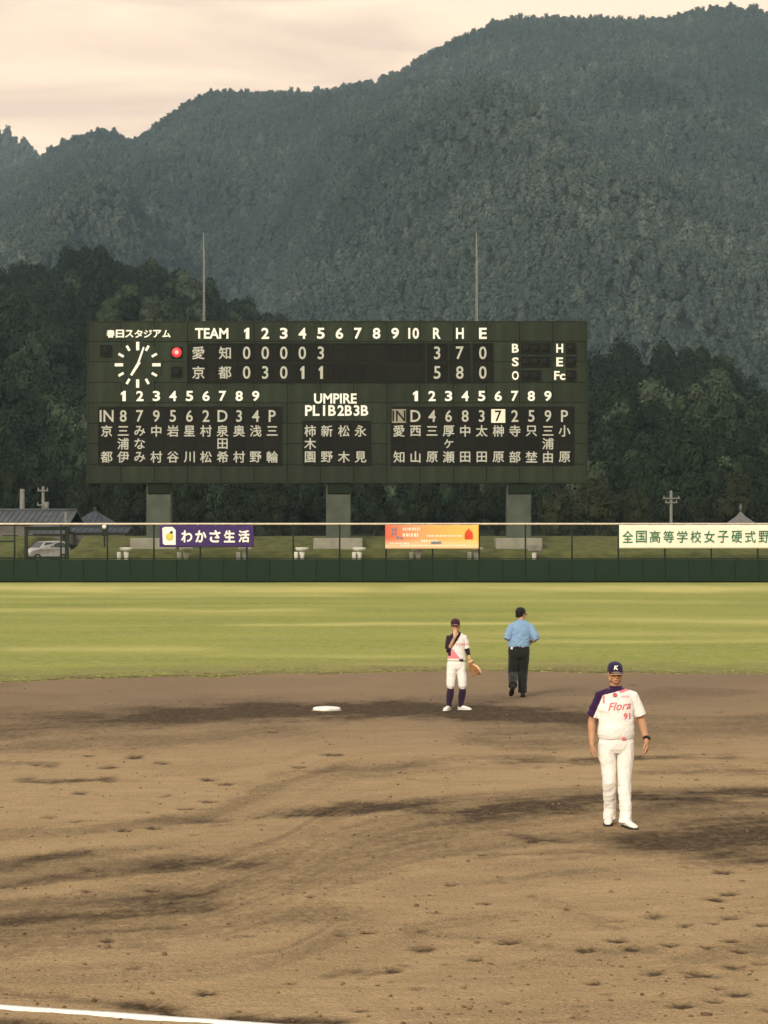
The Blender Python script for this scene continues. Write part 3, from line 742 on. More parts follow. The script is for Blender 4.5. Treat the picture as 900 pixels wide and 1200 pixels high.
for i in range(9): head(str(i + 1), LX[i + 1], 464, 12, 5.8 if i == 0 else 8.6); head(str(i + 1), RX[i + 1], 464, 12, 5.8 if i == 0 else 8.6)
head('UMPIRE', 393, 467, 12, 50)
for t, x, w in (('PL', 366, 17), ('1B', 386, 15), ('2B', 404, 17), ('3B', 423, 17)): head(t, x, 481, 12.5, w)
for t, x, y in (('B', 604, 408), ('S', 604, 424), ('O', 604, 440), ('H', 656, 408), ('E', 656, 424)): head(t, x, y, 10.5, 8)
head('Fc', 656, 440, 10.5, 13)
for i, q in enumerate('春日スタジアム'):
    v, fs, d = FONTCACHE[(q, .035)]; char(q, .035, bx_(129.5 + i * 10.9), bz_(391), 9.8 * U, min(d[1] / d[0], 1) * 9.6 * U, -.03, M['white'], 'character', sb)
def lamp(px, py, rpx, m='lampoff', name='lamp'):
    mb = MB(); mb.tube([(0, .02, 0), (0, -.05, 0), (0, -.08, 0)], [rpx * U, rpx * U, rpx * U * .6], side=(1, 0, 0), n=16)
    return mb.build(name, M[m], sb, loc=(bx_(px), -.05, bz_(py)))
for y, n_ in ((408, 3), (424, 3), (440, 2)):
    block(611.5, 611.5 + 11 * n_, y - 5.4, y + 5.4)
    for i in range(n_): lamp(617 + 11 * i, y, 4.3)
    block(664, 674.5, y - 5.4, y + 5.4); lamp(669.3, y, 4.3)
block(201.5, 212.5, 407.5, 418.5); rl = lamp(207, 413, 5.6, 'redlamp', 'red_lamp')
mb = MB(); mb.tube([(0, 0, 0), (0, -.03, 0)], [2.6 * U, 2.0 * U], side=(1, 0, 0), n=14); mb.build('bulb', M['redcore'], rl, loc=(0, -.081, 0))
block(201.5, 212.5, 430.5, 441.5); lamp(207, 436, 4.6); block(118, 130, 405, 417); lamp(124, 411, 4.2)
# clock
mb = MB(); mb.tube([(0, .02, 0), (0, -.03, 0)], [28.5 * U, 28.5 * U], side=(1, 0, 0), n=48); ck = mb.build('clock_face', M['board'], sb, loc=(bx_(161.3), -.01, bz_(427.5)))
for i in range(12):
    a = math.pi / 6 * i; l0, l1, w = (17 if i % 3 == 0 else 19) * U, (27 if i % 3 == 0 else 26) * U, (1.9 if i % 3 == 0 else 1.5) * U
    mb = MB(); mb.bbox(-w, w, -.02, .01, l0, l1, .015); t = mb.build('hour_mark', M['white'], ck, loc=(0, -.04, 0)); t.rotation_euler = (0, a, 0)
for nm, a, ln, w, yy in (('minute_hand', rad(19), 22, 1.3, -.09), ('hour_hand', rad(212), 14.5, 1.8, -.07)):
    mb = MB(); mb.add([(-w * U, 0, -4 * U), (w * U, 0, -4 * U), (w * U * .8, 0, ln * U), (-w * U * .8, 0, ln * U), (-w * U, -.015, -4 * U), (w * U, -.015, -4 * U), (w * U * .8, -.015, ln * U), (-w * U * .8, -.015, ln * U)],
                      [(0, 1, 2, 3), (4, 7, 6, 5), (0, 4, 5, 1), (1, 5, 6, 2), (2, 6, 7, 3), (3, 7, 4, 0)])
    t = mb.build(nm, M['white'], ck, loc=(0, yy, 0)); t.rotation_euler = (0, a, 0)
# pillars, painted shade blocks, footings
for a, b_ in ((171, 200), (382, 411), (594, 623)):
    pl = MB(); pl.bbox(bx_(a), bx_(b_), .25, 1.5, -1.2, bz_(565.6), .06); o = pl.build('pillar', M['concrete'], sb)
    MB().bbox(bx_(a) + .1, bx_(b_) - .05, .1, 1.6, bz_(578.5), bz_(566.4), .04).build('pillar_top_shade', M['wallgap'], sb)  # dark block colours in the shade under the board at the pillar top
for a, b_ in ((154, 208), (367.5, 425), (580.5, 634.5)):
    MB().bbox(bx_(a), bx_(b_), -.9, 2.4, -1.0, bz_(630.5), .05).build('footing', M['footing'], sb)
# service walkway rail and lightning masts on the roof
for px in (237.5, 559):
    mb = MB(); r0 = .075
    h0, h1 = bz_(376), bz_(270)
    for k_ in range(3):
        a = 2.094 * k_; mb.tube([(math.cos(a) * r0, math.sin(a) * r0, 0), (math.cos(a) * r0 * .6, math.sin(a) * r0 * .6, (h1 - h0) * .8)], [.022, .018], n=5)
    for q in range(22):
        z0 = (h1 - h0) * .8 * q / 22; z1 = (h1 - h0) * .8 * (q + 1) / 22; s = 1 - .4 * q / 22
        for k_ in range(3):
            a, c = 2.094 * k_, 2.094 * (k_ + 1); mb.tube([(math.cos(a) * r0 * s, math.sin(a) * r0 * s, z0), (math.cos(c) * r0 * s, math.sin(c) * r0 * s, z1)], [.010, .010], n=4)
    mb.tube([(0, 0, (h1 - h0) * .78), (0, 0, h1 - h0)], [.035, .02], n=6); mb.box(-.16, .16, -.16, .16, 0, .08)
    mb.build('lightning_rod', M['mast'], sb, loc=(bx_(px), .8, h0))

# ------------------------------------------------------------------ outfield wall and fence
YW = 150.3
wall = empty('outfield_wall', (0, YW, 0)); tag(wall, 'long low dark green padded wall at the back of the outfield', 'wall')
zt = PZ(655.5, YW)
PW = 54.5 / F * YW
x0 = PX(616, YW) - PW * 16
MB().box(x0 - .05, x0 + PW * 30 + .05, .06, .35, -.3, zt - .03).build('backing', M['wallgap'], wall)
MB().box(x0, x0 + PW * 30, -.06, .05, .0, .10).build('kick_board', M['wallgap'], wall)
mb = MB(); mb.bbox(.005, PW / 2 - .005, -.12, .055, .11, zt, .014); pme = mesh('pad', mb.v, mb.f, [M['wallpad']])
for i in range(60): obj('pad', pme, wall, (x0 + PW / 2 * i, random.uniform(-.008, .008), random.uniform(-.012, .012)))
fence = empty('chain_link_fence', (0, YW + .2, zt)); tag(fence, 'chain link fence with dark posts and cream top rail above the green wall', 'fence')
ft = PZ(614, YW) - zt
mb = MB(); mb.tube([(0, 0, -.8), (0, 0, ft - .02)], [.055, .055], n=8); fme = mesh('post', mb.v, mb.f, [M['fencepost']], True)
for i in range(31): obj('post', fme, fence, (x0 + PW * i, 0, 0))
mb = MB(); mb.tube([(x0, 0, ft), (x0 + PW * 30, 0, ft)], [.065, .065], side=(0, 0, 1), n=8); mb.build('top_rail', M['rail'], fence, True)
mb = MB(); mb.tube([(x0, 0, .06), (x0 + PW * 30, 0, .06)], [.03, .03], side=(0, 0, 1), n=6)
mb.build('bottom_rail', M['fencepost'], fence, True)
mb = MB(); sp = .075; L = PW * 30; w = .0022; k_ = -int(ft / sp) - 1
while k_ * sp < L:
    for sgn in (1, -1):
        xa_, xb_ = (k_ * sp, k_ * sp + ft) if sgn > 0 else (k_ * sp + ft, k_ * sp)
        mb.add([(x0 + xa_ - w, -.06, 0), (x0 + xa_ + w, -.06, 0), (x0 + xb_ + w, -.06, ft), (x0 + xb_ - w, -.06, ft),
                (x0 + xa_, -.056, 0), (x0 + xb_, -.056, ft)], [(0, 1, 2, 3), (1, 4, 5, 2), (4, 0, 3, 5)])
    k_ += 1
o = mb.build('wire_mesh', M['wire'], fence); o['kind'] = 'stuff'

# banners
def cloth_panel(name, w, h, m, seed, parent, sag=.03, t=.012):
    nx, nz = 60, 14; V = []; Fc = []
    for side in (0, 1):
        for j in range(nz + 1):
            for i in range(nx + 1):
                x, z = w * i / nx, h * j / nz
                y = -.05 + (float(fbm(x * 1.1, z * .5, 2, seed)) - .5) * .045 + side * t
                zz = z + (-sag * math.sin(math.pi * ((x * 1.0) % 1.5) / 1.5) if j == nz else 0) * .6
                V.append((x, y, zz))
    n1 = (nx + 1) * (nz + 1)
    for j in range(nz):
        for i in range(nx):
            a = j * (nx + 1) + i; Fc.append((a, a + 1, a + nx + 2, a + nx + 1)); b_ = a + n1; Fc.append((b_, b_ + nx + 1, b_ + nx + 2, b_ + 1))
    for i in range(nx): a = i; Fc.append((a, a + n1, a + n1 + 1, a + 1)); a = nz * (nx + 1) + i; Fc.append((a, a + 1, a + n1 + 1, a + n1))
    for j in range(nz): a = j * (nx + 1); Fc.append((a, a + nx + 1, a + nx + 1 + n1, a + n1)); a += nx; Fc.append((a, a + n1, a + nx + 1 + n1, a + nx + 1))
    return obj(name, mesh(name, V, Fc, [m], True), parent)
YB_ = YW + .02; V_ = YB_ / F
def banner(name, px0, px1, py0, py1, m, label, seed):
    o = empty(name, (PX(px0, YB_), YB_, PZ(py1, YB_))); tag(o, label, 'banner', 'banners hung on the outfield fence')
    c = cloth_panel('cloth', (px1 - px0) * V_, (py1 - py0) * V_, m, seed, o); 
    mb = MB()
    for i in range(6):
        x = (px1 - px0) * V_ * (.02 + .96 * i / 5); mb.tube([(x, -.02, (py1 - py0) * V_ - .03), (x, .14, (py1 - py0) * V_ + .06)], [.012, .012], n=5)
    mb.build('tie_cord', M['bannerwhite'], o)
    return o, lambda px: (px - px0) * V_, lambda py: (py1 - py) * V_
def drape(o, y=None, seed=0, lift=.006):
    me = o.data; L = o.location
    for v in me.vertices:
        x, z = v.co.x + L.x, v.co.z + L.z
        v.co.y += -.05 + (float(fbm(x * 1.1, z * .5, 2, seed)) - .5) * .045 - lift
    o.location.y = 0
o, fx, fz = banner('purple_banner', 187, 297.5, 615.5, 641, M['purple'], 'purple banner with white Japanese lettering and a white square mark', 3)
for i, q in enumerate('わかさ生活'):
    g_ = char(q, .035, fx([219, 235.5, 252, 269, 286][i]), fz(628.5), 13.2 * V_, 14.5 * V_, 0, M['white'], 'character', o); drape(g_, seed=3, lift=.034)
mb = MB(); a, b_, c, d = fx(191), fx(206), fz(638.5), fz(617.5); nseg = 6
mb.add([(a, 0, c + .1), (a - .04, 0, d - .08), (a + .12, 0, d), (b_ - .2, 0, d), (b_ + .0, 0, d - .2), (b_, 0, c), (a + .1, 0, c)], [(6, 5, 4, 3, 2, 1, 0)])
g_ = mb.build('white_mark', M['white'], o); drape(g_, seed=3, lift=.036)
M['yellowprint'] = mat('print_yellow', (.62, .52, .12), .7); M['darkprint'] = mat('print_dark', (.02, .03, .02), .7)
mb = MB(); mb.tube([(fx(199), -.078, fz(629)), (fx(199), -.088, fz(629))], [.26, .26], side=(1, 0, 0), n=16); g2 = mb.build('yellow_disc', M['yellowprint'], o)
mb = MB(); mb.tube([(fx(201), -.086, fz(624)), (fx(201), -.092, fz(624))], [.10, .08], side=(1, 0, 0), n=10); mb.build('dark_spot', M['darkprint'], o)
# orange banner: colour runs red-pink to orange to yellow (flat print)
m, nt, b = new_mat('banner_orange_print')
t = nt.nodes.new('ShaderNodeTexCoord'); sp_ = nt.nodes.new('ShaderNodeSeparateXYZ'); nt.links.new(t.outputs['Generated'], sp_.inputs[0])
rp = nt.nodes.new('ShaderNodeValToRGB'); nt.links.new(sp_.outputs[0], rp.inputs[0])
q = rp.color_ramp.elements; q[0].color = (.80, .11, .06, 1); q[1].color = (.85, .50, .10, 1); k_ = q.new(.35); k_.color = (.85, .33, .14, 1); k_ = q.new(.6); k_.color = (.88, .40, .10, 1)
rz = maprange(nt, sp_.outputs[2], .12, .42, .75, 0); nt.links.new(mixc(nt, rz, rp.outputs[0], (.86, .62, .38)), b.inputs['Base Color']); b.inputs['Roughness'].default_value = .7; M['orange'] = m
o, fx, fz = banner('orange_banner', 451.5, 561, 615, 643, M['orange'], 'orange and yellow banner with small unreadable print and a red mark', 6)
mb = MB(); r = random.Random(4)
for x0_, x1_, yy, hh in ((472, 492, 620, 3.5), (472, 490, 627, 4), (500, 540, 628, 2.2), (494, 512, 634, 3), (457, 480, 637, 2), (470, 545, 639.5, 1.8)):
    x = x0_
    while x < x1_:
        w = r.uniform(1.0, 2.6); mb.add([(fx(x), 0, fz(yy + hh / 2)), (fx(x + w), 0, fz(yy + hh / 2)), (fx(x + w), 0, fz(yy - hh / 2)), (fx(x), 0, fz(yy - hh / 2))], [(0, 1, 2, 3)]); x += w + r.uniform(.7, 1.5)
g_ = mb.build('small_print', M['bannerwhite'], o); drape(g_, seed=6, lift=.030)
M['greyprint'] = mat('print_grey', (.20, .22, .25), .7); M['redprint'] = mat('print_red', (.62, .07, .03), .7)
mb = MB()
for x, y_, w, h in ((459, 624, 1.4, 9), (463, 622, 1.4, 9), (461, 620, 6, 1.5), (461.5, 626, 7, 1.3), (466, 630, 3.5, 3), (470.5, 630.5, 2.5, 3), (511, 636, 12, 3)):
    mb.add([(fx(x - w / 2), 0, fz(y_ + h / 2)), (fx(x + w / 2), 0, fz(y_ + h / 2)), (fx(x + w / 2 + (1.5 if h > 6 else 0)), 0, fz(y_ - h / 2)), (fx(x - w / 2 + (1.5 if h > 6 else 0)), 0, fz(y_ - h / 2))], [(0, 1, 2, 3)])
g_ = mb.build('blue_grey_print', M['greyprint'], o); drape(g_, seed=6, lift=.036)
mb = MB(); P_ = [(544.5, 632), (554, 632), (554, 625), (552, 622), (550.5, 622), (549.8, 618.5), (548, 621), (546, 622), (544.5, 626)]
mb.add([(fx(x), 0, fz(y_)) for x, y_ in P_], [tuple(range(len(P_)))]); g_ = mb.build('red_mark', M['redprint'], o); drape(g_, seed=6, lift=.032)
# white tournament banner runs on out of the picture
o, fx, fz = banner('white_banner', 725.5, 921, 615, 642.5, M['bannerwhite'], 'long white banner with dark green Japanese lettering', 9)
for i, q in enumerate('全国高等学校女子硬式野'):
    v, fs, d = FONTCACHE[(q, .012)]; g_ = char(q, .012, fx(735.5 + 15.95 * i), fz(629), 12.6 * V_, 14.2 * V_ * min(1, d[1] / d[0] + .1), 0, M['bannergreen'], 'character', o); drape(g_, seed=9, lift=.034)

# ------------------------------------------------------------------ bank behind the wall, service yard
def z_bank(X, Y):
    z = 1.15 + .95 * smooth01((Y - 151.5) / 4.5) + .85 * smooth01((Y - 156.5) / 7.0) - 2.6 * smooth01((Y - 168) / 40)
    nx0, nx1 = PX(29, 156), PX(79, 156)
    notch = smooth01((X - nx0) / .5 + .5) * smooth01((nx1 - X) / .5 + .5)
    return z * (1 - notch) + notch * np.minimum(z, 1.2) + (fbm(X * .8, Y * .6, 3, 14) - .5) * .10
bank, _ = terrain('grass_bank', np.arange(-46, 46.1, .25), np.concatenate([np.arange(150.9, 168, .3), np.linspace(169, 300, 30)]), z_bank, M['bank'])
nx0, nx1 = PX(30, 156), PX(78, 156)
tag(obj('service_road', mesh('service_road', [(nx0, 150.9, 1.26), (nx1, 150.9, 1.26), (nx1, 176, 1.27), (nx0, 176, 1.27)], [(0, 1, 2, 3)], [M['road']])), kind='structure')

# picnic tables and stools along the bank
tabs = [(148, 'white round concrete table left of the purple banner'), (218, 'white pedestal table under the left end of the purple banner'),
        (287, 'white pedestal table under the right end of the purple banner'), (354, 'white round concrete table left of the middle pillar footing'),
        (421, 'white round concrete table before the middle pillar footing'), (490, 'white pedestal table under the left half of the orange banner'),
        (558, 'white pedestal table under the right end of the orange banner'), (626, 'pale square-topped table before the right pillar footing')]
stl = ['white stub stool left of the table beside the purple banner', 'white stub stool under the left end of the purple banner', 'white stub stool under the right end of the purple banner',
       'white stub stool by the table left of the middle pillar', 'white stub stool before the middle pillar footing', 'white stub stool under the left half of the orange banner', 'white stub stool under the right end of the orange banner']
YT = 152.6; zb = float(z_bank(np.array([0.0]), np.array([YT]))[0])
for i, (px, lab) in enumerate(tabs):
    o = empty('pedestal_table', (PX(px, YT), YT, zb - .05)); tag(o, lab, 'table', 'white tables along the bank behind the wall')
    ztop = PZ(641.5 if i < 7 else 638.5, YT) - zb + .05
    mb = MB()
    if i < 7: mb.tube([(0, 0, ztop - .26), (0, 0, ztop - .20), (0, 0, ztop - .08), (0, 0, ztop)], [.22, .38, .44, .42], n=22)
    else: mb.bbox(-.42, .42, -.35, .35, ztop - .42, ztop, .04)
    mb.build('table_top', M['whiteconc'] if i < 7 else M['footing'], o, smooth=i < 7)
    mb = MB(); mb.tube([(0, 0, 0), (0, 0, .12), (0, 0, .3), (0, 0, ztop - .25)], [.22, .15, .12, .20], n=16); mb.build('pedestal', M['whiteconc'], o, smooth=True)
for i, (lab, px) in enumerate(zip(stl, (139.5, 210, 279, 347, 415, 482, 550))):
    o = empty('stub_stool', (PX(px, YT - .4), YT - .4, zb - .1)); tag(o, lab, 'stool', 'white stools beside the tables'); zs = PZ(645, YT) - zb
    mb = MB(); mb.tube([(0, 0, 0), (0, 0, zs * .5), (0, 0, zs - .04), (0, 0, zs)], [.14, .12, .14, .11], n=14); mb.build('seat_block', M['whiteconc'], o, smooth=True)

# gate with dark posts, and a framed screen left of it
gate = empty('service_gate', (PX(54, YW + .6), YW + .6, 1.0)); tag(gate, 'tall dark gate frame behind the wall in front of the white car', 'gate')
def gx(px): return PX(px, YW + .6) - PX(54, YW + .6)
def gz(py): return PZ(py, YW + .6) - 1.0
for a, b_ in ((28.5, 32.5), (76, 80.5)): MB().bbox(gx(a), gx(b_), 0, .2, -.3, gz(617), .02).build('gate_post', M['fencepost'], gate)
MB().bbox(gx(32.5), gx(76), .02, .18, gz(621.5), gz(617.5), .02).build('gate_beam', M['fencepost'], gate)
MB().bbox(gx(32.5), gx(76), .04, .12, gz(654), gz(652), .02).build('lower_beam', M['fencepost'], gate)
scr = empty('framed_screen', (PX(8, YW + .6), YW + .6, 1.0)); tag(scr, 'open dark rectangular frame standing on the bank at the far left', 'frame')
def sx_(px): return PX(px, YW + .6) - PX(8, YW + .6)
for a, b_, c, d, nm in ((-14, 18, 635.5, 633.5, 'top_bar'), (-14, 18, 654.5, 652.8, 'bottom_bar'), (16, 18, 652.8, 635.5, 'side_bar'), (-14, -12, 652.8, 635.5, 'side_bar')):
    MB().bbox(sx_(a), sx_(b_), 0, .08, gz(c), gz(d), .008).build(nm, M['fencepost'], scr)
fl = empty('fence_lamp', (PX(122.5, YW + .3), YW + .3, PZ(630, YW))); tag(fl, 'small white lamp head on a dark bracket at the fence near the left', 'lamp')
mb = MB(); mb.ell((0, -.05, .70), (.15, .13, .15)); mb.build('lamp_head', M['white'], fl, True)
mb = MB(); mb.tube([(0, 0, -.6), (0, 0, .25)], [.06, .06], n=8); mb.bbox(-.17, .17, -.1, .1, .1, .52, .03); mb.build('bracket', M['fencepost'], fl)

# white car in the yard
YC = 158.0
car = empty('parked_car', (PX(53, YC), YC, 1.26)); tag(car, 'white car parked behind the dark service gate', 'car'); car.rotation_euler = (0, 0, rad(38)); car.scale = (.95, .95, .92)
prof = [(-1.55, .28), (-1.60, .62), (-1.50, .82), (-.85, .98), (-.35, 1.46), (.9, 1.52), (1.45, 1.40), (1.60, .95), (1.62, .35)]
wd = [.60, .66, .70, .72, .56, .58, .58, .72, .68]
V = [(x, -w, z) for (x, z), w in zip(prof, wd)] + [(x, w, z) for (x, z), w in zip(prof, wd)]; N = len(prof)
Fc = [(i, (i + 1) % N, (i + 1) % N + N, i + N) for i in range(N)] + [tuple(reversed(range(N))), tuple(range(N, 2 * N))]
bodym = mesh('body', V, Fc, [M['carwhite']]); bo = obj('body', bodym, car); bv = bo.modifiers.new('bevel', 'BEVEL'); bv.width = .05; bv.segments = 2
def quad(name, pts, m, par, th=.01):
    mb = MB(); mb.add(pts, [tuple(range(len(pts)))]); return mb.build(name, m, par)
quad('windshield', [(-.82, -.62, 1.03), (-.82, .62, 1.03), (-.40, .52, 1.44), (-.40, -.52, 1.44)], M['glass'], car)
quad('side_window', [(-.62, -.70, 1.04), (.25, -.70, 1.04), (.25, -.60, 1.40), (-.30, -.60, 1.40)], M['glass'], car)
quad('side_window', [(.32, -.70, 1.04), (1.30, -.70, 1.04), (1.18, -.60, 1.38), (.32, -.60, 1.40)], M['glass'], car)
for s in (-1, 1): 
    mb = MB(); mb.ell((-1.53, s * .48, .70), (.06, .14, .09)); mb.build('headlight', M['headlight'], car, True)
    for x in (-1.0, 1.05):
        mb = MB(); mb.tube([(x, s * .56, .29), (x, s * .72, .29)], [.29, .29], side=(0, 0, 1), n=20); w = mb.build('wheel', M['tyre'], car)
        mb = MB(); mb.tube([(x, s * .725, .29), (x, s * .735, .29)], [.17, .15], side=(0, 0, 1), n=14); mb.build('rim', M['rim'], w)

# sheds and houses at the left
def house(name, px0, px1, Yh, ridge, eave, base, dep, roofm, wallm, label, hip=0.0, win=0):
    o = empty(name, (PX((px0 + px1) / 2, Yh), Yh, 0)); tag(o, label, 'building')
    hw = (px1 - px0) / 2 / F * Yh; zr, ze = PZ(ridge, Yh + dep / 2), PZ(eave, Yh); zb_ = base
    MB().bbox(-hw + .3, hw - .3, .3, dep - .3, zb_, ze, .02).build('wall', wallm, o)
    e_, h_ = .0, hip
    V = [(-hw, 0, ze), (hw, 0, ze), (hw - h_, dep / 2, zr), (-hw + h_, dep / 2, zr), (hw, dep, ze), (-hw, dep, ze)]
    V += [(x, y, z - .12) for x, y, z in V]
    rf = obj('roof', mesh('roof', V, [(0, 1, 2, 3), (3, 2, 4, 5), (1, 4, 2), (0, 3, 5), (6, 9, 8, 7), (9, 11, 10, 8), (7, 8, 10), (6, 11, 9), (0, 6, 7, 1), (4, 10, 11, 5), (1, 7, 10, 4), (5, 11, 6, 0)], [roofm]), o)
    mb = MB(); n_ = int(hw * 2 / .45)
    for i in range(n_ + 1):
        x = -hw + 2 * hw * i / n_; xt = max(-hw + h_, min(hw - h_, x)); k_ = 1 if h_ == 0 else min(1, (hw - abs(x)) / max(h_, .01))
        if k_ > .05: mb.tube([(x, -.02, ze + .02), (x, dep / 2 * k_, ze + (zr - ze) * k_ + .03)], [.045, .045], n=5)
    b_ = mb.build('roof_rib', roofm, rf); b_['kind'] = 'stuff'
    mb = MB(); mb.tube([(-hw + h_, dep / 2, zr + .05), (hw - h_, dep / 2, zr + .05)], [.13, .13], side=(0, 0, 1), n=8); mb.build('ridge_cap', roofm, rf, True)
    for i in range(win):
        x = -hw + 2 * hw * (i + .5) / win; w_ = MB().bbox(x - .7, x + .7, .24, .30, ze - 2.0, ze - .9, .01).build('window', M['pole'], o); MB().box(x - .62, x + .62, .23, .245, ze - 1.92, ze - .98).build('pane', M['glass'], w_)
    return o
house('storage_shed', -60, 82, 190, 598.5, 612.5, 0, 9, M['roof_grey'], M['wall_grey'], 'long low building with a pale grey ribbed roof at the far left', 0, 5)
house('tiled_house', 84, 124, 205, 597, 613, 0, 9, M['roof_dark'], M['wall_grey'], 'house with a dark blue-grey hipped tile roof beside the left shed', 1.6, 2)
house('garage', 33, 77, 176, 618, 624, 0, 4, M['roof_grey'], M['wall_grey'], 'small grey garage right behind the white car', 0, 0)
house('low_annex', 80, 150, 178, 617.5, 623, 0, 5, M['roof_dark'], M['wall_grey'], 'low grey annex with a shallow roof right of the garage', 0, 3)

def upole(px, Y, pytop, label, r0=.13, arms=(), lamps=()):
    o = empty('utility_pole', (PX(px, Y), Y, 0)); tag(o, label, 'utility pole'); zt_ = PZ(pytop, Y)
    mb = MB(); mb.tube([(0, 0, -.3), (0, 0, zt_)], [r0 * 1.25, r0], n=10); mb.build('pole', M['pole'], o, True)
    for py_, w in arms:
        z = PZ(py_, Y); MB().bbox(-w, w, -r0 - .1, -r0, z - .06, z + .06, .01).build('crossarm', M['pole'], o)
        for s in (-1, 1):
            mb = MB(); mb.tube([(s * w * .85, -r0 - .05, z + .06), (s * w * .85, -r0 - .05, z + .26)], [.07, .04], n=8); mb.build('insulator', M['pole'], o)
    for py_ in lamps:
        z = PZ(py_, Y); mb = MB(); mb.tube([(.3, -.1, z - .4), (.3, -.1, z + .35)], [.22, .22], n=12); mb.build('transformer', M['pole'], o, True)
    return o
upole(26, 200, 573, 'plain pale pole above the shed roof, nearest the left edge', .20)
upole(50.5, 200, 570, 'pole with a transformer and crossarm above the shed roof', .12, ((575, .45), (592, .5)), (593,))
upole(77, 188, 600, 'short thin pole at the right end of the shed roof', .09)
upole(786.5, 230, 575, 'utility pole with one crossarm against the dark trees on the right', .13, ((584, .85), (589, .6)))
# small pavilion with a finial
Yp = 215.0; o = empty('pavilion', (PX(868, Yp), Yp, 0)); tag(o, 'small pavilion with a pointed grey roof and finial above the white banner', 'pavilion')
z0_, z1_, z2_ = PZ(613, Yp), PZ(599, Yp), PZ(590, Yp)
mb = MB(); w = 1.15; mb.add([(-w, -w, z0_), (w, -w, z0_), (w, w, z0_), (-w, w, z0_), (-.35, -.35, z0_ + (z1_ - z0_) * .6), (.35, -.35, z0_ + (z1_ - z0_) * .6), (.35, .35, z0_ + (z1_ - z0_) * .6), (-.35, .35, z0_ + (z1_ - z0_) * .6), (0, 0, z1_)],
       [(3, 2, 1, 0), (0, 1, 5, 4), (1, 2, 6, 5), (2, 3, 7, 6), (3, 0, 4, 7), (4, 5, 8), (5, 6, 8), (6, 7, 8), (7, 4, 8)]); M['pavroof'] = mat('pavilion_roof', (.13, .125, .12), .7); rf = mb.build('roof', M['pavroof'], o)
mb = MB(); mb.tube([(0, 0, z1_ - .2), (0, 0, z1_ + .15), (0, 0, z1_ + .3), (0, 0, z2_)], [.06, .06, .16, .02], n=10); mb.build('finial', M['pavroof'], rf, True)
for s in (-1, 1):
    for t in (-1, 1): MB().bbox(s * .95 - .07, s * .95 + .07, t * .95 - .07, t * .95 + .07, 0, z0_ + .02, .01).build('column', M['pole'], o)

# ------------------------------------------------------------------ single trees
def tree_proto(name, leafm, seed, leaves=3200, leaf=.055, cone=0.0):
    return crown_mesh('crown', leafm, seed, leaves, leaf, 15, cone)
CR = {('d', 0): tree_proto('a', M['leaf_dark'], 1), ('d', 1): tree_proto('a', M['leaf_dark'], 2, cone=.7), ('o', 0): tree_proto('a', M['leaf_olive'], 3), ('o', 1): tree_proto('a', M['leaf_olive'], 4),
      ('p', 0): tree_proto('a', M['leaf_pale'], 5), ('p', 1): tree_proto('a', M['leaf_pale'], 6)}
tmb = MB(); tmb.tube([(0, 0, -.1), (.02, 0, .15), (0, .01, .5), (.02, 0, 1.0)], [.075, .05, .038, .012], n=9)
for k_ in range(6):
    a = k_ * 1.05; z = .35 + .08 * k_; tmb.tube([(0, 0, z), (math.cos(a) * .16, math.sin(a) * .16, z + .14), (math.cos(a) * .3, math.sin(a) * .3, z + .34)], [.022, .014, .005], n=6)
TR = mesh('trunk', tmb.v, tmb.f, [M['bark']], True)
def tree(px, Y, pytop, wpx, kind, var, label, name='tree', zg=0.0, frac=.78):
    z1 = PZ(pytop, Y); hgt = z1 - zg; R = max(wpx / 2 / F * Y, hgt * .36 if name == 'pale_tree' else 0)
    o = empty(name, (PX(px, Y), Y, zg), random.uniform(0, 6)); tag(o, label, 'tree', 'trees at the foot of the hills' if name == 'tree' else None)
    t = obj('trunk', TR, o); t.scale = (hgt * .8, hgt * .8, hgt * .85)
    c = obj('crown', CR[(kind, var)], o, (0, 0, hgt - hgt * frac / 2)); c.scale = (R, R, hgt * frac / 2)
    return o
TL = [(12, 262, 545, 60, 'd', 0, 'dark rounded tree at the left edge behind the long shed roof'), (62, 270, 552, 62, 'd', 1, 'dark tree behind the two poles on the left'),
      (112, 262, 540, 60, 'd', 0, 'dark tree rising just left of the scoreboard corner'), (150, 255, 558, 62, 'd', 1, 'dark tree left of the left pillar'),
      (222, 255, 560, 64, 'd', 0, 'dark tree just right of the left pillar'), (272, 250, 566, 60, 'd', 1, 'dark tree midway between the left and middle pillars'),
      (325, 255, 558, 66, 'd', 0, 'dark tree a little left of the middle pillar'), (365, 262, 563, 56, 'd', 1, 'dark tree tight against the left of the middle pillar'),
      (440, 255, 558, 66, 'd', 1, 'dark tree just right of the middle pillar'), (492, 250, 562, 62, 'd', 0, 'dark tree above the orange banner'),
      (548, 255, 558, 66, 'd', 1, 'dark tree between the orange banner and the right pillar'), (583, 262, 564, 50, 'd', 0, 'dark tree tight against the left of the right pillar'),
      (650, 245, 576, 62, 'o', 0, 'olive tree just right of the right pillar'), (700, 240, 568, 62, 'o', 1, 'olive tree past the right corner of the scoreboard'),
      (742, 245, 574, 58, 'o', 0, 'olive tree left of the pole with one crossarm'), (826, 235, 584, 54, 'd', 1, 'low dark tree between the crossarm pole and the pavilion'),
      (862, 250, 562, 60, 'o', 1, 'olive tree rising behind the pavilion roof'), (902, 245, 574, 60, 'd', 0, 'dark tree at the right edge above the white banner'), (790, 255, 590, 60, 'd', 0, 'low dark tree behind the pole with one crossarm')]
for px, Y, pt, w, kd, vr, lab in TL: tree(px, Y, pt, w, kd, vr, lab)
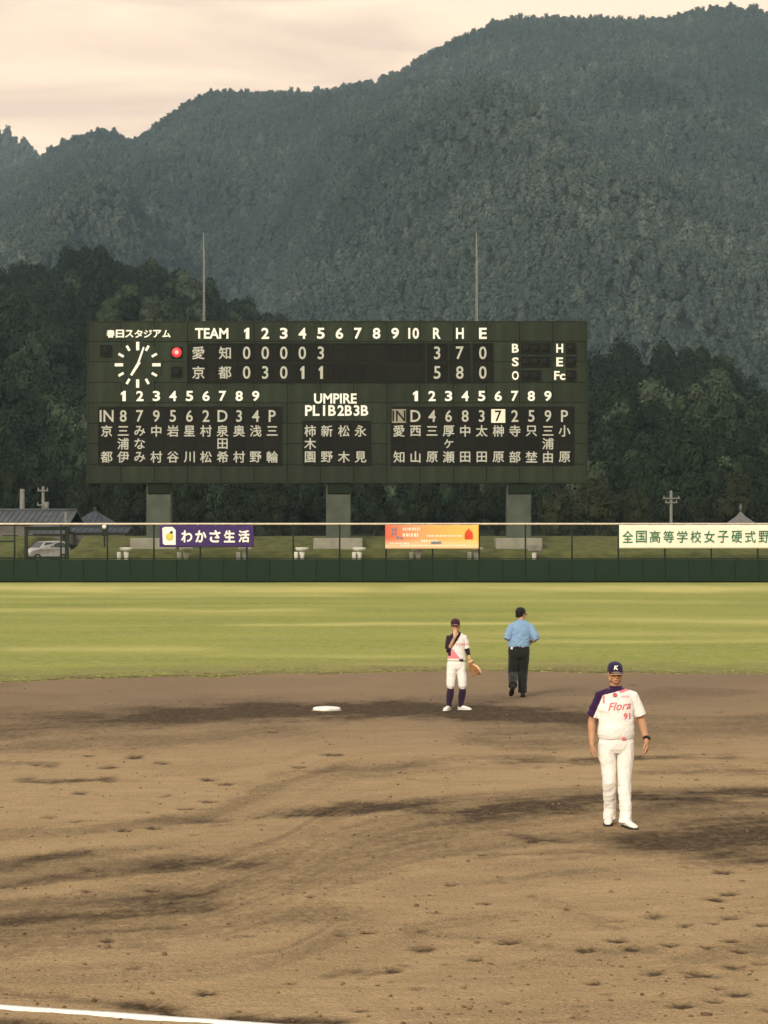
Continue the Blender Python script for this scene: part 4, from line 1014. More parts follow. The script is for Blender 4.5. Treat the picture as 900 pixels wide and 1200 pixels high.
PT = [(152, 470, 333, 24, 'p', 0, 'pale-leaved tree high on the left hill above the clock'), (128, 452, 352, 26, 'p', 1, 'pale-leaved tree on the left hill just above the board title'), (176, 455, 350, 22, 'p', 1, 'pale-leaved tree on the left hill above the word TEAM'),
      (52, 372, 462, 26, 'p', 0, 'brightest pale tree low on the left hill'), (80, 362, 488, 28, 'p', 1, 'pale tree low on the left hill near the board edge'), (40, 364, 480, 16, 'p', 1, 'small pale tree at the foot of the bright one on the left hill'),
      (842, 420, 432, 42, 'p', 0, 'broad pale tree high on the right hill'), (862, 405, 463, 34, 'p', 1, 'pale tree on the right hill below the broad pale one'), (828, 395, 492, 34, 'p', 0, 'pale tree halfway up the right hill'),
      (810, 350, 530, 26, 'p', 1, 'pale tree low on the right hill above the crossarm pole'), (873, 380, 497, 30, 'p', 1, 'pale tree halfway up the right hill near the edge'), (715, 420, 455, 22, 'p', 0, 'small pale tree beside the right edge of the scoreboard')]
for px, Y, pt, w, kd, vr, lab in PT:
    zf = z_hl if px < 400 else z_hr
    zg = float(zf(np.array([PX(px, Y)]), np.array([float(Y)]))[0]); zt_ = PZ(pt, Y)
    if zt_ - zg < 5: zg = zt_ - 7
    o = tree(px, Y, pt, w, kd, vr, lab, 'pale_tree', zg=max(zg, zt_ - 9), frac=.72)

# ------------------------------------------------------------------ second base
bx0, by0 = G(383, 831)
o = empty('second_base', (bx0, by0, 0.0), rad(43)); tag(o, 'white square second base lying on the dark damp dirt', 'base')
zb = (float(fbm(bx0 * .5, by0 * .4, 3, 61)) - .5) * .05 - .01
mb = MB(); s = .195
rings = [(s, 0.0), (s + .004, .03), (s + .002, .055), (s - .02, .075), (s - .06, .085)]
for w, z in [(w_, z_ * .8) for w_, z_ in rings]:
    for a in range(32):
        t = 2 * math.pi * (a + .5) / 32; cx_, sx__ = math.cos(t), math.sin(t); k_ = (abs(cx_) ** 7 + abs(sx__) ** 7) ** (-1 / 7); mb.v.append((cx_ * k_ * w, sx__ * k_ * w, zb + z))
for j in range(4):
    for a in range(32): q = (a + 1) % 32; mb.f.append((j * 32 + a, j * 32 + q, j * 32 + 32 + q, j * 32 + 32 + a)); mb.m.append(0)
mb.f.append(tuple(range(128, 160))); mb.m.append(0)
mb.build('base_pad', M['base'], o, True)
MB().bbox(-.2, .2, -.2, .2, zb - .05, zb + .012, .01).build('rubber_foot', M['basesole'], o)

# ------------------------------------------------------------------ people
def cloth(name, col, rough=.85, amt=.06):
    m, nt, b = new_mat(name); t = coords(nt, 'Object')
    c = mixc(nt, maprange(nt, noise(nt, 9, 4, t), .3, .7, 0, 1), tuple(x * (1 - amt) for x in col), tuple(min(1, x * (1 + amt)) for x in col))
    nt.links.new(c, b.inputs['Base Color']); b.inputs['Roughness'].default_value = rough; b.inputs['Specular IOR Level'].default_value = .2
    b.inputs['Sheen Weight'].default_value = .15
    bump(nt, b, noise(nt, 38, 4, t), .35, .006); return m
M['kitwhite'] = cloth('uniform_white', (.80, .77, .72)); M['kitpurple'] = cloth('uniform_purple', (.030, .006, .042)); M['kitpink'] = cloth('uniform_pink', (.75, .22, .26))
M['kitblack'] = cloth('undershirt_black', (.022, .012, .022)); M['navy'] = cloth('cap_navy', (.020, .012, .045)); M['maroon'] = cloth('cap_maroon', (.045, .014, .020))
M['coral'] = mat('lettering_coral', (.66, .16, .17), .7); M['capwhite'] = mat('cap_emblem_white', (.8, .8, .8), .7)
M['blueshirt'] = cloth('umpire_blue_shirt', (.20, .33, .50)); M['blacktrouser'] = cloth('black_trousers', (.012, .013, .011)); M['blackcap'] = cloth('black_cap', (.012, .012, .014))
M['sock'] = cloth('dark_sock', (.022, .010, .030)); M['belt'] = mat('dark_belt', (.03, .012, .012), .4); M['whitebelt'] = mat('white_belt', (.72, .68, .60), .5); M['buckle'] = mat('metal_buckle', (.35, .22, .16), .35, metal=.5)
M['shoewhite'] = mat('white_leather', (.75, .72, .66), .45, 10, .08); M['sole'] = mat('dark_sole', (.02, .02, .02), .7); M['shoeblack'] = mat('black_leather', (.02, .02, .018), .45)
M['hair'] = mat('black_hair', (.012, .009, .008), .6, 30, .3); M['eye'] = mat('eye_dark', (.02, .012, .01), .2); M['lip'] = mat('lips', (.30, .11, .09), .6)
M['mitt'] = mat('tan_leather', (.27, .13, .055), .55, 14, .25, 60, .3, .004); M['mittpale'] = mat('pale_leather', (.60, .42, .22), .6, 14, .15); M['watch'] = mat('black_strap', (.02, .015, .015), .5)
def skinmat(name, col):
    m, nt, b = new_mat(name); t = coords(nt, 'Object')
    c = mixc(nt, maprange(nt, noise(nt, 11, 4, t), .3, .7, 0, 1), tuple(x * .88 for x in col), tuple(x * 1.10 for x in col))
    nt.links.new(c, b.inputs['Base Color']); b.inputs['Roughness'].default_value = .55; b.inputs['Specular IOR Level'].default_value = .35
    b.inputs['Subsurface Weight'].default_value = .08; b.inputs['Subsurface Radius'].default_value = (.02, .008, .004); bump(nt, b, noise(nt, 60, 3, t), .2, .002); return m
M['skin_tan'] = skinmat('tanned_skin', (.47, .25, .14)); M['skin_fair'] = skinmat('fair_skin', (.52, .30, .18))

def fused(mb, name, mats, parent, voxel=.006, it=3, wr=None, classify=None, seed=0):
    """voxel-fuses the collected shapes into one continuous surface, then adds cloth folds"""
    tm = mesh('tmp', mb.v, mb.f); t = bpy.data.objects.new('tmp', tm); COL.objects.link(t)
    r = t.modifiers.new('r', 'REMESH'); r.mode = 'VOXEL'; r.voxel_size = voxel; r.use_smooth_shade = True
    s = t.modifiers.new('s', 'SMOOTH'); s.iterations = it; s.factor = .5
    bpy.context.view_layer.update(); dg = bpy.context.evaluated_depsgraph_get()
    me = bpy.data.meshes.new_from_object(t.evaluated_get(dg)); bpy.data.objects.remove(t); bpy.data.meshes.remove(tm); me.name = name
    n = len(me.vertices); co = np.zeros(n * 3); me.vertices.foreach_get('co', co); co = co.reshape(-1, 3)
    if wr:
        no = np.zeros(n * 3); me.vertices.foreach_get('normal', no); no = no.reshape(-1, 3)
        co = co + no * wr(co, no, seed)[:, None]; me.vertices.foreach_set('co', co.ravel())
    me.materials.clear()
    for m in (mats if isinstance(mats, (list, tuple)) else [mats]): me.materials.append(m)
    if classify:
        pc = np.zeros(len(me.polygons) * 3); me.polygons.foreach_get('center', pc); pc = pc.reshape(-1, 3)
        me.polygons.foreach_set('material_index', classify(pc).astype(np.int32))
    me.polygons.foreach_set('use_smooth', np.ones(len(me.polygons), bool)); me.update()
    return obj(name, me, parent)
def folds(amp, sx=14, sz=9, tilt=.6):
    def f(co, no, seed):
        x, y, z = co[:, 0], co[:, 1], co[:, 2]; u = x + y * .7
        a = fbm(u * sx + z * sz * tilt + 3 * fbm(u * 5, z * 5, 2, seed + 1), z * sz - u * 4, 3, seed)
        ridge = 1 - abs(a - .5) * 4
        return (ridge - .35) * amp
    return f
def ring_band(mb, c, rx, ry, h, th=.006, n=36, tiltx=0.0, tz=0.0):
    V = []; 
    for rr, z in ((1.0, -h / 2), (1.0, h / 2)):
        for j in range(n):
            a = 2 * math.pi * j / n; V.append((c[0] + math.cos(a) * (rx + th), c[1] + math.sin(a) * (ry + th), c[2] + z + tz * math.cos(a)))
    for rr, z in ((1.0, -h / 2), (1.0, h / 2)):
        for j in range(n):
            a = 2 * math.pi * j / n; V.append((c[0] + math.cos(a) * rx, c[1] + math.sin(a) * ry, c[2] + z + tz * math.cos(a)))
    Fc = []
    for j in range(n):
        q = (j + 1) % n; Fc += [(j, q, n + q, n + j), (2 * n + q, 2 * n + j, 3 * n + j, 3 * n + q), (n + j, n + q, 3 * n + q, 3 * n + j), (q, j, 2 * n + j, 2 * n + q)]
    mb.add(V, Fc); return mb
def hand(mb, wrist, d, n, thumb, curl=.5, s=1.0):
    """palm, four unequal bent fingers and a thumb leaving the side of the palm"""
    d = Vector(d).normalized(); n = Vector(n); n = (n - d * n.dot(d)).normalized(); sd_ = d.cross(n) * thumb; w = Vector(wrist)
    k = w + d * .085 * s
    mb.tube([w - d * .015, w + d * .02 * s, w + d * .055 * s, k], [(.027 * s, .020 * s), (.034 * s, .018 * s), (.041 * s, .016 * s), (.038 * s, .013 * s)], side=tuple(sd_), n=14, rnd=True)
    for i, (off, ln, r) in enumerate(((.031, .070, .0088), (.0105, .079, .0092), (-.0105, .074, .0088), (-.031, .058, .0078))):
        p = k + sd_ * off * s - d * .012; a = curl * (.75 + .12 * i); pts = [p]; dd = d + sd_ * off * 3.5 * .3
        for q in range(3):
            ang = a * (.5 + .6 * q); v = (dd.normalized() * math.cos(ang) + n * math.sin(ang)); p = p + v * ln * s * (.44, .32, .24)[q]; pts.append(p)
        mb.tube(pts, [r * s, r * s, r * .92 * s, r * .8 * s], side=tuple(sd_), n=8, rnd=True)
    b_ = w + d * .022 * s + sd_ * .026 * s
    mb.tube([b_, b_ + (d * .022 + sd_ * .022 + n * .008) * s, b_ + (d * .050 + sd_ * .030 + n * .018) * s, b_ + (d * .072 + sd_ * .028 + n * .026) * s], [.0145 * s, .012 * s, .0105 * s, .0085 * s], side=tuple(n), n=8, rnd=True)
def head_shapes(mb, c, R, s=1.0):
    c = Vector(c); P = lambda x, y, z: c + R.to_matrix() @ Vector((x * s, y * s, z * s))
    E = lambda x, y, z, a, b, d: mb.ell(P(x, y, z), (a * s, b * s, d * s), R)
    E(0, .012, .030, .078, .096, .088); E(0, -.018, -.035, .066, .074, .078); E(0, -.045, -.080, .045, .045, .040); E(0, -.062, -.100, .026, .024, .018)
    E(0, -.088, .014, .052, .014, .012); E(0, -.096, -.018, .010, .016, .026); E(0, -.102, -.036, .016, .016, .012)
    for q in (-1, 1): E(q * .042, -.058, -.038, .026, .026, .026); E(q * .079, .008, -.018, .008, .022, .034); E(q * .056, -.012, -.070, .022, .040, .030)
    E(0, -.084, -.071, .026, .012, .012); return P
def face_parts(P, R, s, parent, hairm=True, mouth=True):
    for q in (-1, 1):
        mb = MB(); mb.ell(P(q * .031, -.083, -.010), (.013 * s, .007 * s, .0065 * s), R, 12, 8); mb.build('eye', M['eye'], parent, True)
        mb = MB(); mb.tube([P(q * .014, -.101, .010), P(q * .032, -.098, .015), P(q * .050, -.084, .010)], [.0035 * s, .0045 * s, .003 * s], n=6, rnd=True); mb.build('eyebrow', M['hair'], parent, True)
    mb = MB(); mb.ell(P(0, -.0955, -.072), (.023 * s, .005 * s, .005 * s), R, 12, 8); mb.build('mouth', M['lip'], parent, True)
def hair_shape(P, R, s, parent, bun=False, low=-.03):
    mb = MB()
    V = []; n = 30; rows = 9
    for j in range(rows + 1):
        t = j / rows
        for i in range(n + 1):
            a = rad(-5 + 190 * i / n)                # from right temple round the back to the left temple
            z = .075 + (low - .03 * math.sin(a) - .075) * t; k = math.sqrt(max(.0, 1 - ((z - .03) / .1) ** 2)) if z > .03 else 1 - .12 * max(0, (.03 - z) / .1)
            V.append(P(math.cos(a) * .083 * k, .014 + math.sin(a) * .101 * k, z))
    for j in range(rows):
        for i in range(n): q = j * (n + 1) + i; mb.f.append((q, q + 1, q + n + 2, q + n + 1)); mb.m.append(0)
    mb.v = V
    if bun: mb.tube([P(0, .10, .0), P(0, .135, -.03), P(0, .13, -.09)], [.022, .030, .012], n=10, rnd=True)
    o = mb.build('hair', M['hair'], parent, True); sm = o.modifiers.new('thickness', 'SOLIDIFY'); sm.thickness = .006; return o
def cap(P, R, s, parent, m, brim, edge=None, lift=0.0):
    mb = MB(); V = []; n = 32; prof = [(1.0, .012), (1.005, .035), (.97, .065), (.88, .092), (.70, .113), (.42, .126), (.12, .131)]
    for k_, z in prof:
        for i in range(n):
            a = 2 * math.pi * i / n; fr = max(0, -math.sin(a)) * .010 * (1 if z < .1 else .3)
            V.append(P(math.cos(a) * .089 * k_, .012 + math.sin(a) * .107 * k_ - 0 * fr, z + fr + lift))
    mb.v = V
    for j in range(len(prof) - 1):
        for i in range(n): q = (i + 1) % n; mb.f.append((j * n + i, j * n + q, j * n + n + q, j * n + n + i)); mb.m.append(0)
    mb.f.append(tuple(range((len(prof) - 1) * n, len(prof) * n))); mb.m.append(0); mb.f.append(tuple(reversed(range(n)))); mb.m.append(0)
    mb.ell(P(0, .012, .132 + lift), (.008 * s, .008 * s, .005 * s), None, 8, 6)
    c_ = mb.build('cap', m, parent, True)
    mb = MB(); nu, nv = 18, 6; V = []
    for side in (0, 1):
        for j in range(nv + 1):
            for i in range(nu + 1):
                u = -1 + 2 * i / nu; a = u * rad(62); t = j / nv
                x = math.sin(a) * .089; y = .012 - math.cos(a) * .107; out_ = .074 * math.cos(a * .95) ** .7 * t
                V.append(P(x * (1 + .04 * t), y - out_ + .004, .020 + lift - .012 * t - .020 * (u * u) * (.4 + .6 * t) - side * .004))
    n1 = (nu + 1) * (nv + 1); mb.v = V
    for j in range(nv):
        for i in range(nu):
            a = j * (nu + 1) + i; mb.f += [(a, a + nu + 1, a + nu + 2, a + 1), (a + n1, a + 1 + n1, a + nu + 2 + n1, a + nu + 1 + n1)]; mb.m += [0, 0]
    for i in range(nu): a = nv * (nu + 1) + i; mb.f.append((a, a + n1, a + 1 + n1, a + 1)); mb.m.append(0)
    mb.build('visor', brim, c_, True)
    if edge:
        pts = [V[nv * (nu + 1) + i] for i in range(nu + 1)]; mb = MB(); mb.tube([(p[0], p[1], p[2] - .002) for p in pts], [.0042] * len(pts), side=(0, 0, 1), n=6); mb.build('visor_edge', edge, c_, True)
    return c_
def shoe(parent, heel, yaw, m, size=.28, pitch=0.0, name='shoe', sole=None, ht=.075):
    e = Euler((pitch, 0, yaw)).to_matrix(); T = lambda x, y, z: Vector(heel) + e @ Vector((x, y, z)); L = size; si = e @ Vector((1, 0, 0))
    mb = MB(); mb.tube([T(0, .03, .045), T(0, -.02, .052), T(0, -L * .38, .045), T(0, -L * .62, .036), T(0, -L * .82, .028)], [(.032, .030), (.038, .038), (.040, .034), (.048, .027), (.034, .017)], side=tuple(si), n=16, rnd=True)
    mb.tube([T(0, 0, .05), T(0, -.005, ht + .03)], [.036, .034], n=14)
    o = fused(mb, name, m, parent, .005, 2)
    mb = MB(); out_ = [(-.03, .055), (.03, .055), (.040, 0), (.036, -L * .35), (.052, -L * .58), (.036, -L * .86), (0, -L * .93), (-.036, -L * .86), (-.052, -L * .58), (-.036, -L * .35), (-.040, 0)]
    n = len(out_); V = [T(x, y, .002) for x, y in out_] + [T(x * .97, y * .985, .020) for x, y in out_]
    mb.add(V, [tuple(range(n)), tuple(reversed(range(n, 2 * n)))] + [(i, i + n, (i + 1) % n + n, (i + 1) % n) for i in range(n)])
    mb.build('sole', sole or M['sole'], o); return o
def onto(target, name, key, cx, cz, w, h, m, lift=.004, shear=.0, y0=-1.0, dirn=1, rot=0.0):
    """flat print laid onto the cloth of the target by projection along the facing axis"""
    v, fs, d = FONTCACHE[key]; me = target.data
    bv = BVHTree.FromPolygons([q.co[:] for q in me.vertices], [tuple(p.vertices) for p in me.polygons])
    bm_ = bmesh.new(); vs_ = [bm_.verts.new((p[0] / d[0] * w, 0, p[1] / d[1] * h)) for p in v]
    for f_ in fs:
        try: bm_.faces.new([vs_[i] for i in f_])
        except ValueError: pass
    bmesh.ops.triangulate(bm_, faces=bm_.faces[:]); bmesh.ops.subdivide_edges(bm_, edges=[e_ for e_ in bm_.edges if e_.calc_length() > .02], cuts=2, use_grid_fill=False)
    bmesh.ops.triangulate(bm_, faces=bm_.faces[:])
    for q in bm_.verts:
        x, z = q.co.x + shear * q.co.z, q.co.z + rot * q.co.x
        x = x * dirn + cx; z += cz
        hit = bv.ray_cast(Vector((x, y0, z)), Vector((0, 1 if y0 < 0 else -1, 0)))
        q.co = (x, (hit[0].y if hit[0] else 0) + (lift if y0 > 0 else -lift), z)
    o_ = bpy.data.meshes.new(name); bm_.to_mesh(o_); bm_.free(); o_.materials.append(m); return obj(name, o_, target)

# ---- the manager in white walking towards the camera
def Q(px, py): return ((px - 722) / 108.0, (966 - py) / 108.0)
def gz_dirt(x, y): return float(z_dirt(np.array([[x]]), np.array([[y]]))[0, 0]) - .006
gx_, gy_ = G(722, 966)
p1 = empty('person', (gx_, gy_, gz_dirt(gx_, gy_))); tag(p1, 'person in a white and purple baseball uniform and navy cap walking towards the camera', 'person')
hc = (-.014, -.015, 1.660); HR_ = Euler((rad(4), 0, rad(3)))
mb = MB(); P = head_shapes(mb, hc, HR_, .95)
mb.tube([(-.01, .02, 1.60), (-.008, .025, 1.50), (0, .03, 1.42)], [(.057, .060), (.060, .062), (.085, .07)], side=(1, 0, 0), n=18)
mb.tube([(0, .02, .90), (0, .015, 1.1), (0, .01, 1.3), (0, .02, 1.42)], [(.14, .09), (.15, .10), (.16, .10), (.10, .07)], side=(1, 0, 0), n=20, rnd=True)
Ls, Le, Lw = (-.170, .02, 1.398), (-.262, .05, 1.13), (-.268, -.02, .885)
Rs, Re, Rw = (.174, .02, 1.398), (.278, .05, 1.145), (.318, -.10, .925)
for (a, b_, c), sg in (((Ls, Le, Lw), -1), ((Rs, Re, Rw), 1)):
    A, B, C_ = Vector(a), Vector(b_), Vector(c)
    mb.tube([(sg * .08, .02, 1.40), A, A.lerp(B, .35), A.lerp(B, .8), B, B.lerp(C_, .25), B.lerp(C_, .7), C_], [.06, .062, .054, .045, .043, .044, .034, .027], side=(0, 1, 0), n=16, rnd=True)
hand(mb, Lw, (-.02, -.10, -1), (.9, .25, 0), 1, .55, 1.02); hand(mb, Rw, (.06, -.28, -1), (-.8, .35, 0), -1, .75, 1.02)
for sg, fy, axx in ((-1, .15, -.058), (1, -.12, .084)):
    mb.tube([(sg * .09, .01, .92), (sg * .080, -.01, .50), (axx, fy, .12), (axx, fy, .07)], [.075, .052, .034, .034], n=14, rnd=True)
body = fused(mb, 'body', M['skin_tan'], p1, .0048, 2)
face_parts(P, HR_, .95, p1); hair_shape(P, HR_, .95, p1, low=-.045)
c_ = cap(P, HR_, .95, p1, M['navy'], M['navy'], M['mittpale'])
# jersey
mb = MB()
mb.tube([(0, .0, .955), (0, -.002, 1.0), (0, -.006, 1.08), (0, -.004, 1.18), (0, 0, 1.28), (0, .004, 1.36), (0, .012, 1.43), (0, .02, 1.468), (-.004, .022, 1.494), (-.006, .022, 1.510)],
        [(.186, .138), (.199, .148), (.199, .150), (.194, .142), (.197, .138), (.190, .126), (.162, .110), (.112, .088), (.074, .074), (.064, .066)], side=(1, 0, 0), n=36)
for S_, E_, sg in ((Ls, Le, -1), (Rs, Re, 1)):
    A, B = Vector(S_), Vector(E_)
    mb.tube([(sg * .07, .012, 1.425), A + Vector((0, 0, -.004)), A.lerp(B, .40), A.lerp(B, .66), A.lerp(B, .80)], [(.060, .070), (.066, .072), (.074, .074), (.084, .076), (.090, .074)], side=(0, 1, 0), n=24)
def cls1(c):
    x, z = c[:, 0], c[:, 2]; ax_, az_ = Q(740, 803); bx2, bz2 = Q(706, 812.5); cx2, cz2 = Q(695, 838)
    t = (x - bx2) / (ax_ - bx2); zl = bz2 + (az_ - bz2) * t
    up = (z > zl) & (x > bx2) & (x < ax_ + .02)
    xl = bx2 + (cx2 - bx2) * (bz2 - z) / (bz2 - cz2); lf = (x <= bx2) & ((z > bz2) | (x < xl))
    r = np.zeros(len(c)); r[up | lf] = 1
    band = (x > -.08) & (x < ax_ + .02) & (z <= zl) & (z > zl - .012 - .016 * (x > .03)) & (c[:, 1] < .05); r[band & (x > .02)] = 2
    band2 = (x <= -.04) & (x > bx2 - .012) & (z < bz2 + .0) & (z > bz2 - .085) & (c[:, 1] < 0) & (abs(x - (bx2 + .006)) < .011); r[band2] = 2
    r[(x > .176) & (x < .192) & (z < 1.26) & (z > 1.12) & (c[:, 1] < .02) & (c[:, 1] > -.09)] = 3
    return r
M['kitpale'] = cloth('uniform_pale_pink', (.78, .48, .44))
jer = fused(mb, 'jersey', [M['kitwhite'], M['kitpurple'], M['kitpink'], M['kitpale']], p1, .0055, 3, folds(.0085, 7, 6, .9), cls1, 3)
onto(jer, 'lettering', ('Flora', .01), .033, Q(0, 824.5)[1], .245, .088, M['coral'], .006, .30, rot=.10)
onto(jer, 'number', ('91', .03), .103, Q(0, 836.5)[1], .080, .068, M['coral'], .006)
onto(jer, 'small_lettering', ('KYOTO', .01), .085, Q(0, 814)[1], .085, .022, M['kitpink'], .006, .2)
mb = MB()                                               # five-petalled pink emblem on the chest
for k_ in range(5): a = k_ * 1.2566 + .3; mb.ell((-.028 + math.cos(a) * .014, -.128, Q(0, 811.5)[1] + math.sin(a) * .014), (.012, .012, .012), None, 8, 6)
mb.build('emblem', M['coral'], jer, True)
mb = MB(); ring_band(mb, (-.006, .022, 1.508), .062, .062, .024, .008, 36); mb.build('collar', M['kitpurple'], jer, True)
for k_ in range(6):
    z = 1.40 - .075 * k_; mb = MB(); mb.ell((.0, -.150, z), (.0065, .004, .0065), None, 8, 6); b_ = mb.build('button', M['whitebelt'], jer, True); b_.location.y = 0
# cap emblem
v, fs, d = FONTCACHE[('K', .03)]; R_ = HR_.to_matrix()
V = [P(p[0] / d[0] * .050 + .012 * p[1] / d[1], -.1065 + .020 * max(0, p[1] / d[1] + .5) ** 1.5, .072 + p[1] / d[1] * .048) for p in v]
obj('emblem', mesh('emblem', V, fs, [M['capwhite']]), c_)
# trousers
mb = MB()
mb.tube([(0, .005, 1.02), (0, .005, .97), (0, .01, .91), (0, .012, .84), (0, .01, .79)], [(.172, .122), (.182, .130), (.196, .142), (.188, .135), (.15, .11)], side=(1, 0, 0), n=32, rnd=False)
for sg, fy, kx, axx in ((-1, .15, -.082, -.058), (1, -.12, .084, .084)):
    mb.tube([(sg * .092, .01, .90), (sg * .098, 0, .76), (kx * 1.05, -.02, .60), (kx, -.045, .49), ((kx + axx) / 2, fy * .35 - .02, .36), (axx * 1.04, fy * .8, .20), (axx, fy, .085), (axx, fy, .06)],
            [(.099, .118), (.094, .110), (.077, .090), (.068, .078), (.069, .078), (.062, .068), (.063, .070), (.066, .074)], side=(1, 0, 0), n=26)
def wr_tr(co, no, seed):
    z = co[:, 2]; base = folds(.0085, 8, 4, .5)(co, no, seed); low = folds(.0085, 6, 12, .7)(co, no, seed + 5)
    return base * (z < .98) + low * (np.clip((.55 - z) / .25, 0, 1) * .8 + .15 * (abs(z - .80) < .08))
tro = fused(mb, 'trousers', M['kitwhite'], p1, .0055, 4, wr_tr, None, 9)
mb = MB(); ring_band(mb, (0, .005, .985), .180, .130, .035, .008, 40); bl = mb.build('belt', M['whitebelt'], p1, True)
mb = MB(); mb.bbox(.045, .085, -.150, -.138, .945, .975, .004); mb.build('buckle', M['coral'], bl)
shoe(p1, (-.058, .165, .030), rad(-10), M['shoewhite'], .295, rad(6), ht=.095); shoe(p1, (.086, -.110, .0), rad(20), M['shoewhite'], .300, ht=.085)
mb = MB(); w = Vector(Rw) + Vector((-.004, .012, .035)); V = []; 
dd = (Vector(Rw) - Vector(Re)).normalized(); mb.tube([w - dd * .014, w + dd * .014], [.034, .034], n=20); wt = mb.build('watch', M['watch'], p1, True)
mb = MB(); mb.tube([w + Vector((.028, -.012, 0)), w + Vector((.040, -.018, 0))], [.018, .017], n=14); mb.build('watch_face', M['watch'], wt, True)

# ---- the infielder with one hand to the face
def Q2(px, py): return ((px - 535) / 65.5, (832 - py) / 65.5)
gx_, gy_ = G(535, 831)
p2 = empty('person', (gx_, gy_, gz_dirt(gx_, gy_))); tag(p2, 'person in a white and black uniform by second base raising one hand to the face', 'person')
hc = (-.022, .0, 1.525); HR2 = Euler((rad(2), 0, rad(-4)))
mb = MB(); P2 = head_shapes(mb, hc, HR2, .95)
mb.tube([(-.02, .02, 1.47), (-.015, .02, 1.38), (0, .02, 1.32)], [(.046, .048), (.048, .050), (.07, .055)], side=(1, 0, 0), n=16)
mb.tube([(0, .01, .86), (0, .005, 1.02), (0, 0, 1.2), (0, .01, 1.30)], [(.13, .085), (.11, .08), (.125, .085), (.09, .06)], side=(1, 0, 0), n=20, rnd=True)
As, Ae, Aw = Vector((-.135, .01, 1.305)), Vector((-.150, -.06, 1.065)), Vector((-.035, -.190, 1.325))
Bs, Be, Bw = Vector((.135, .01, 1.305)), Vector((.195, .045, 1.075)), Vector((.245, -.03, .885))
for A, B, C_ in ((As, Ae, Aw), (Bs, Be, Bw)):
    mb.tube([(A.x * .5, .01, 1.30), A, A.lerp(B, .5), B, B.lerp(C_, .3), B.lerp(C_, .75), C_], [.045, .046, .040, .034, .035, .028, .023], side=(0, 1, 0), n=14, rnd=True)
hand(mb, Aw, (.02, .12, 1), (0, 1, -.15), -1, .30, .95); hand(mb, Bw, (.25, -.15, -1), (-.5, -.8, 0), 1, .6, .92)
for sx1, kx, ax1, ay1 in ((-.08, -.108, -.138, .0), (.08, .107, .078, .03)):
    mb.tube([(sx1, .01, .86), (kx, -.02, .44), (ax1, ay1, .12), (ax1, ay1, .06)], [.068, .042, .028, .028], n=14, rnd=True)
fused(mb, 'body', M['skin_fair'], p2, .0050, 2); face_parts(P2, HR2, .95, p2); hair_shape(P2, HR2, .95, p2, True, -.06)
cap(P2, HR2, .95, p2, M['maroon'], M['maroon'])
mb = MB()
mb.tube([(0, .0, .895), (0, 0, .94), (0, -.002, 1.02), (0, 0, 1.12), (0, 0, 1.22), (0, .006, 1.29), (0, .012, 1.345), (-.006, .018, 1.378), (-.01, .02, 1.405)],
        [(.158, .118), (.164, .124), (.150, .118), (.146, .112), (.156, .116), (.156, .108), (.136, .088), (.088, .070), (.058, .058)], side=(1, 0, 0), n=34)
mb.tube([(.07, .01, 1.285), Bs, Bs.lerp(Be, .45), Bs.lerp(Be, .82)], [(.062, .058), (.064, .060), (.068, .062), (.074, .062)], side=(0, 1, 0), n=20)
mb.tube([(-.07, .01, 1.285), As, As.lerp(Ae, .45), As.lerp(Ae, .80)], [(.062, .058), (.066, .060), (.068, .062), (.070, .062)], side=(0, 1, 0), n=20)
def cls2(c):
    x, z = c[:, 0], c[:, 2]; r = np.zeros(len(c))
    blk = (x < -.005 + (z - 1.24) * .62) & (z > 1.17) | (x < -.105) & (z > .98)
    pk = (z < 1.10) & (x < -.02 + (1.04 - z) * .75) & (z > .93) & (x > -.16)
    r[pk] = 2; r[blk] = 1; r[(z < 1.205) & (z > 1.165) & (x > -.02) & (c[:, 1] < 0)] = 3
    return r
jer = fused(mb, 'jersey', [M['kitwhite'], M['kitblack'], M['kitpink'], M['kitpale']], p2, .0055, 4, folds(.0050, 10, 8, .8), cls2, 13)
mb = MB(); ring_band(mb, (-.010, .020, 1.398), .054, .054, .03, .008, 32); mb.build('collar', M['kitblack'], jer, True)
mb = MB(); mb.tube([As.lerp(Ae, .7), Ae, Ae.lerp(Aw, .18)], [.046, .043, .040], side=(0, 1, 0), n=16, rnd=True); fused(mb, 'undershirt_sleeve', M['kitblack'], p2, .006, 2)
mb = MB(); mb.tube([Bs.lerp(Be, .75), Be, Be.lerp(Bw, .45)], [.045, .043, .036], side=(0, 1, 0), n=16, rnd=True); fused(mb, 'undershirt_sleeve', M['kitblack'], p2, .006, 2)
mb = MB(); mb.tube([(0, .004, .94), (0, .004, .90), (0, .008, .84), (0, .012, .76), (0, .01, .72)], [(.150, .112), (.158, .118), (.172, .130), (.168, .125), (.13, .1)], side=(1, 0, 0), n=30)
for sx1, kx, ax1, ay1 in ((-.082, -.108, -.138, .0), (.082, .107, .078, .03)):
    mb.tube([(sx1, .008, .82), (sx1 * 1.08, .0, .68), (kx * .98, -.015, .54), (kx, -.02, .44), (kx, -.01, .39)], [(.092, .104), (.090, .100), (.080, .086), (.074, .078), (.052, .056)], side=(1, 0, 0), n=24)
fused(mb, 'trousers', M['kitwhite'], p2, .0055, 4, folds(.0050, 8, 9, .6), None, 19)
mb = MB(); ring_band(mb, (0, .004, .905), .160, .120, .032, .008, 40); bl = mb.build('belt', M['whitebelt'], p2, True)
mb = MB(); mb.bbox(.045, .120, -.128, -.112, .885, .925, .006); bk = mb.build('buckle', M['belt'], bl)
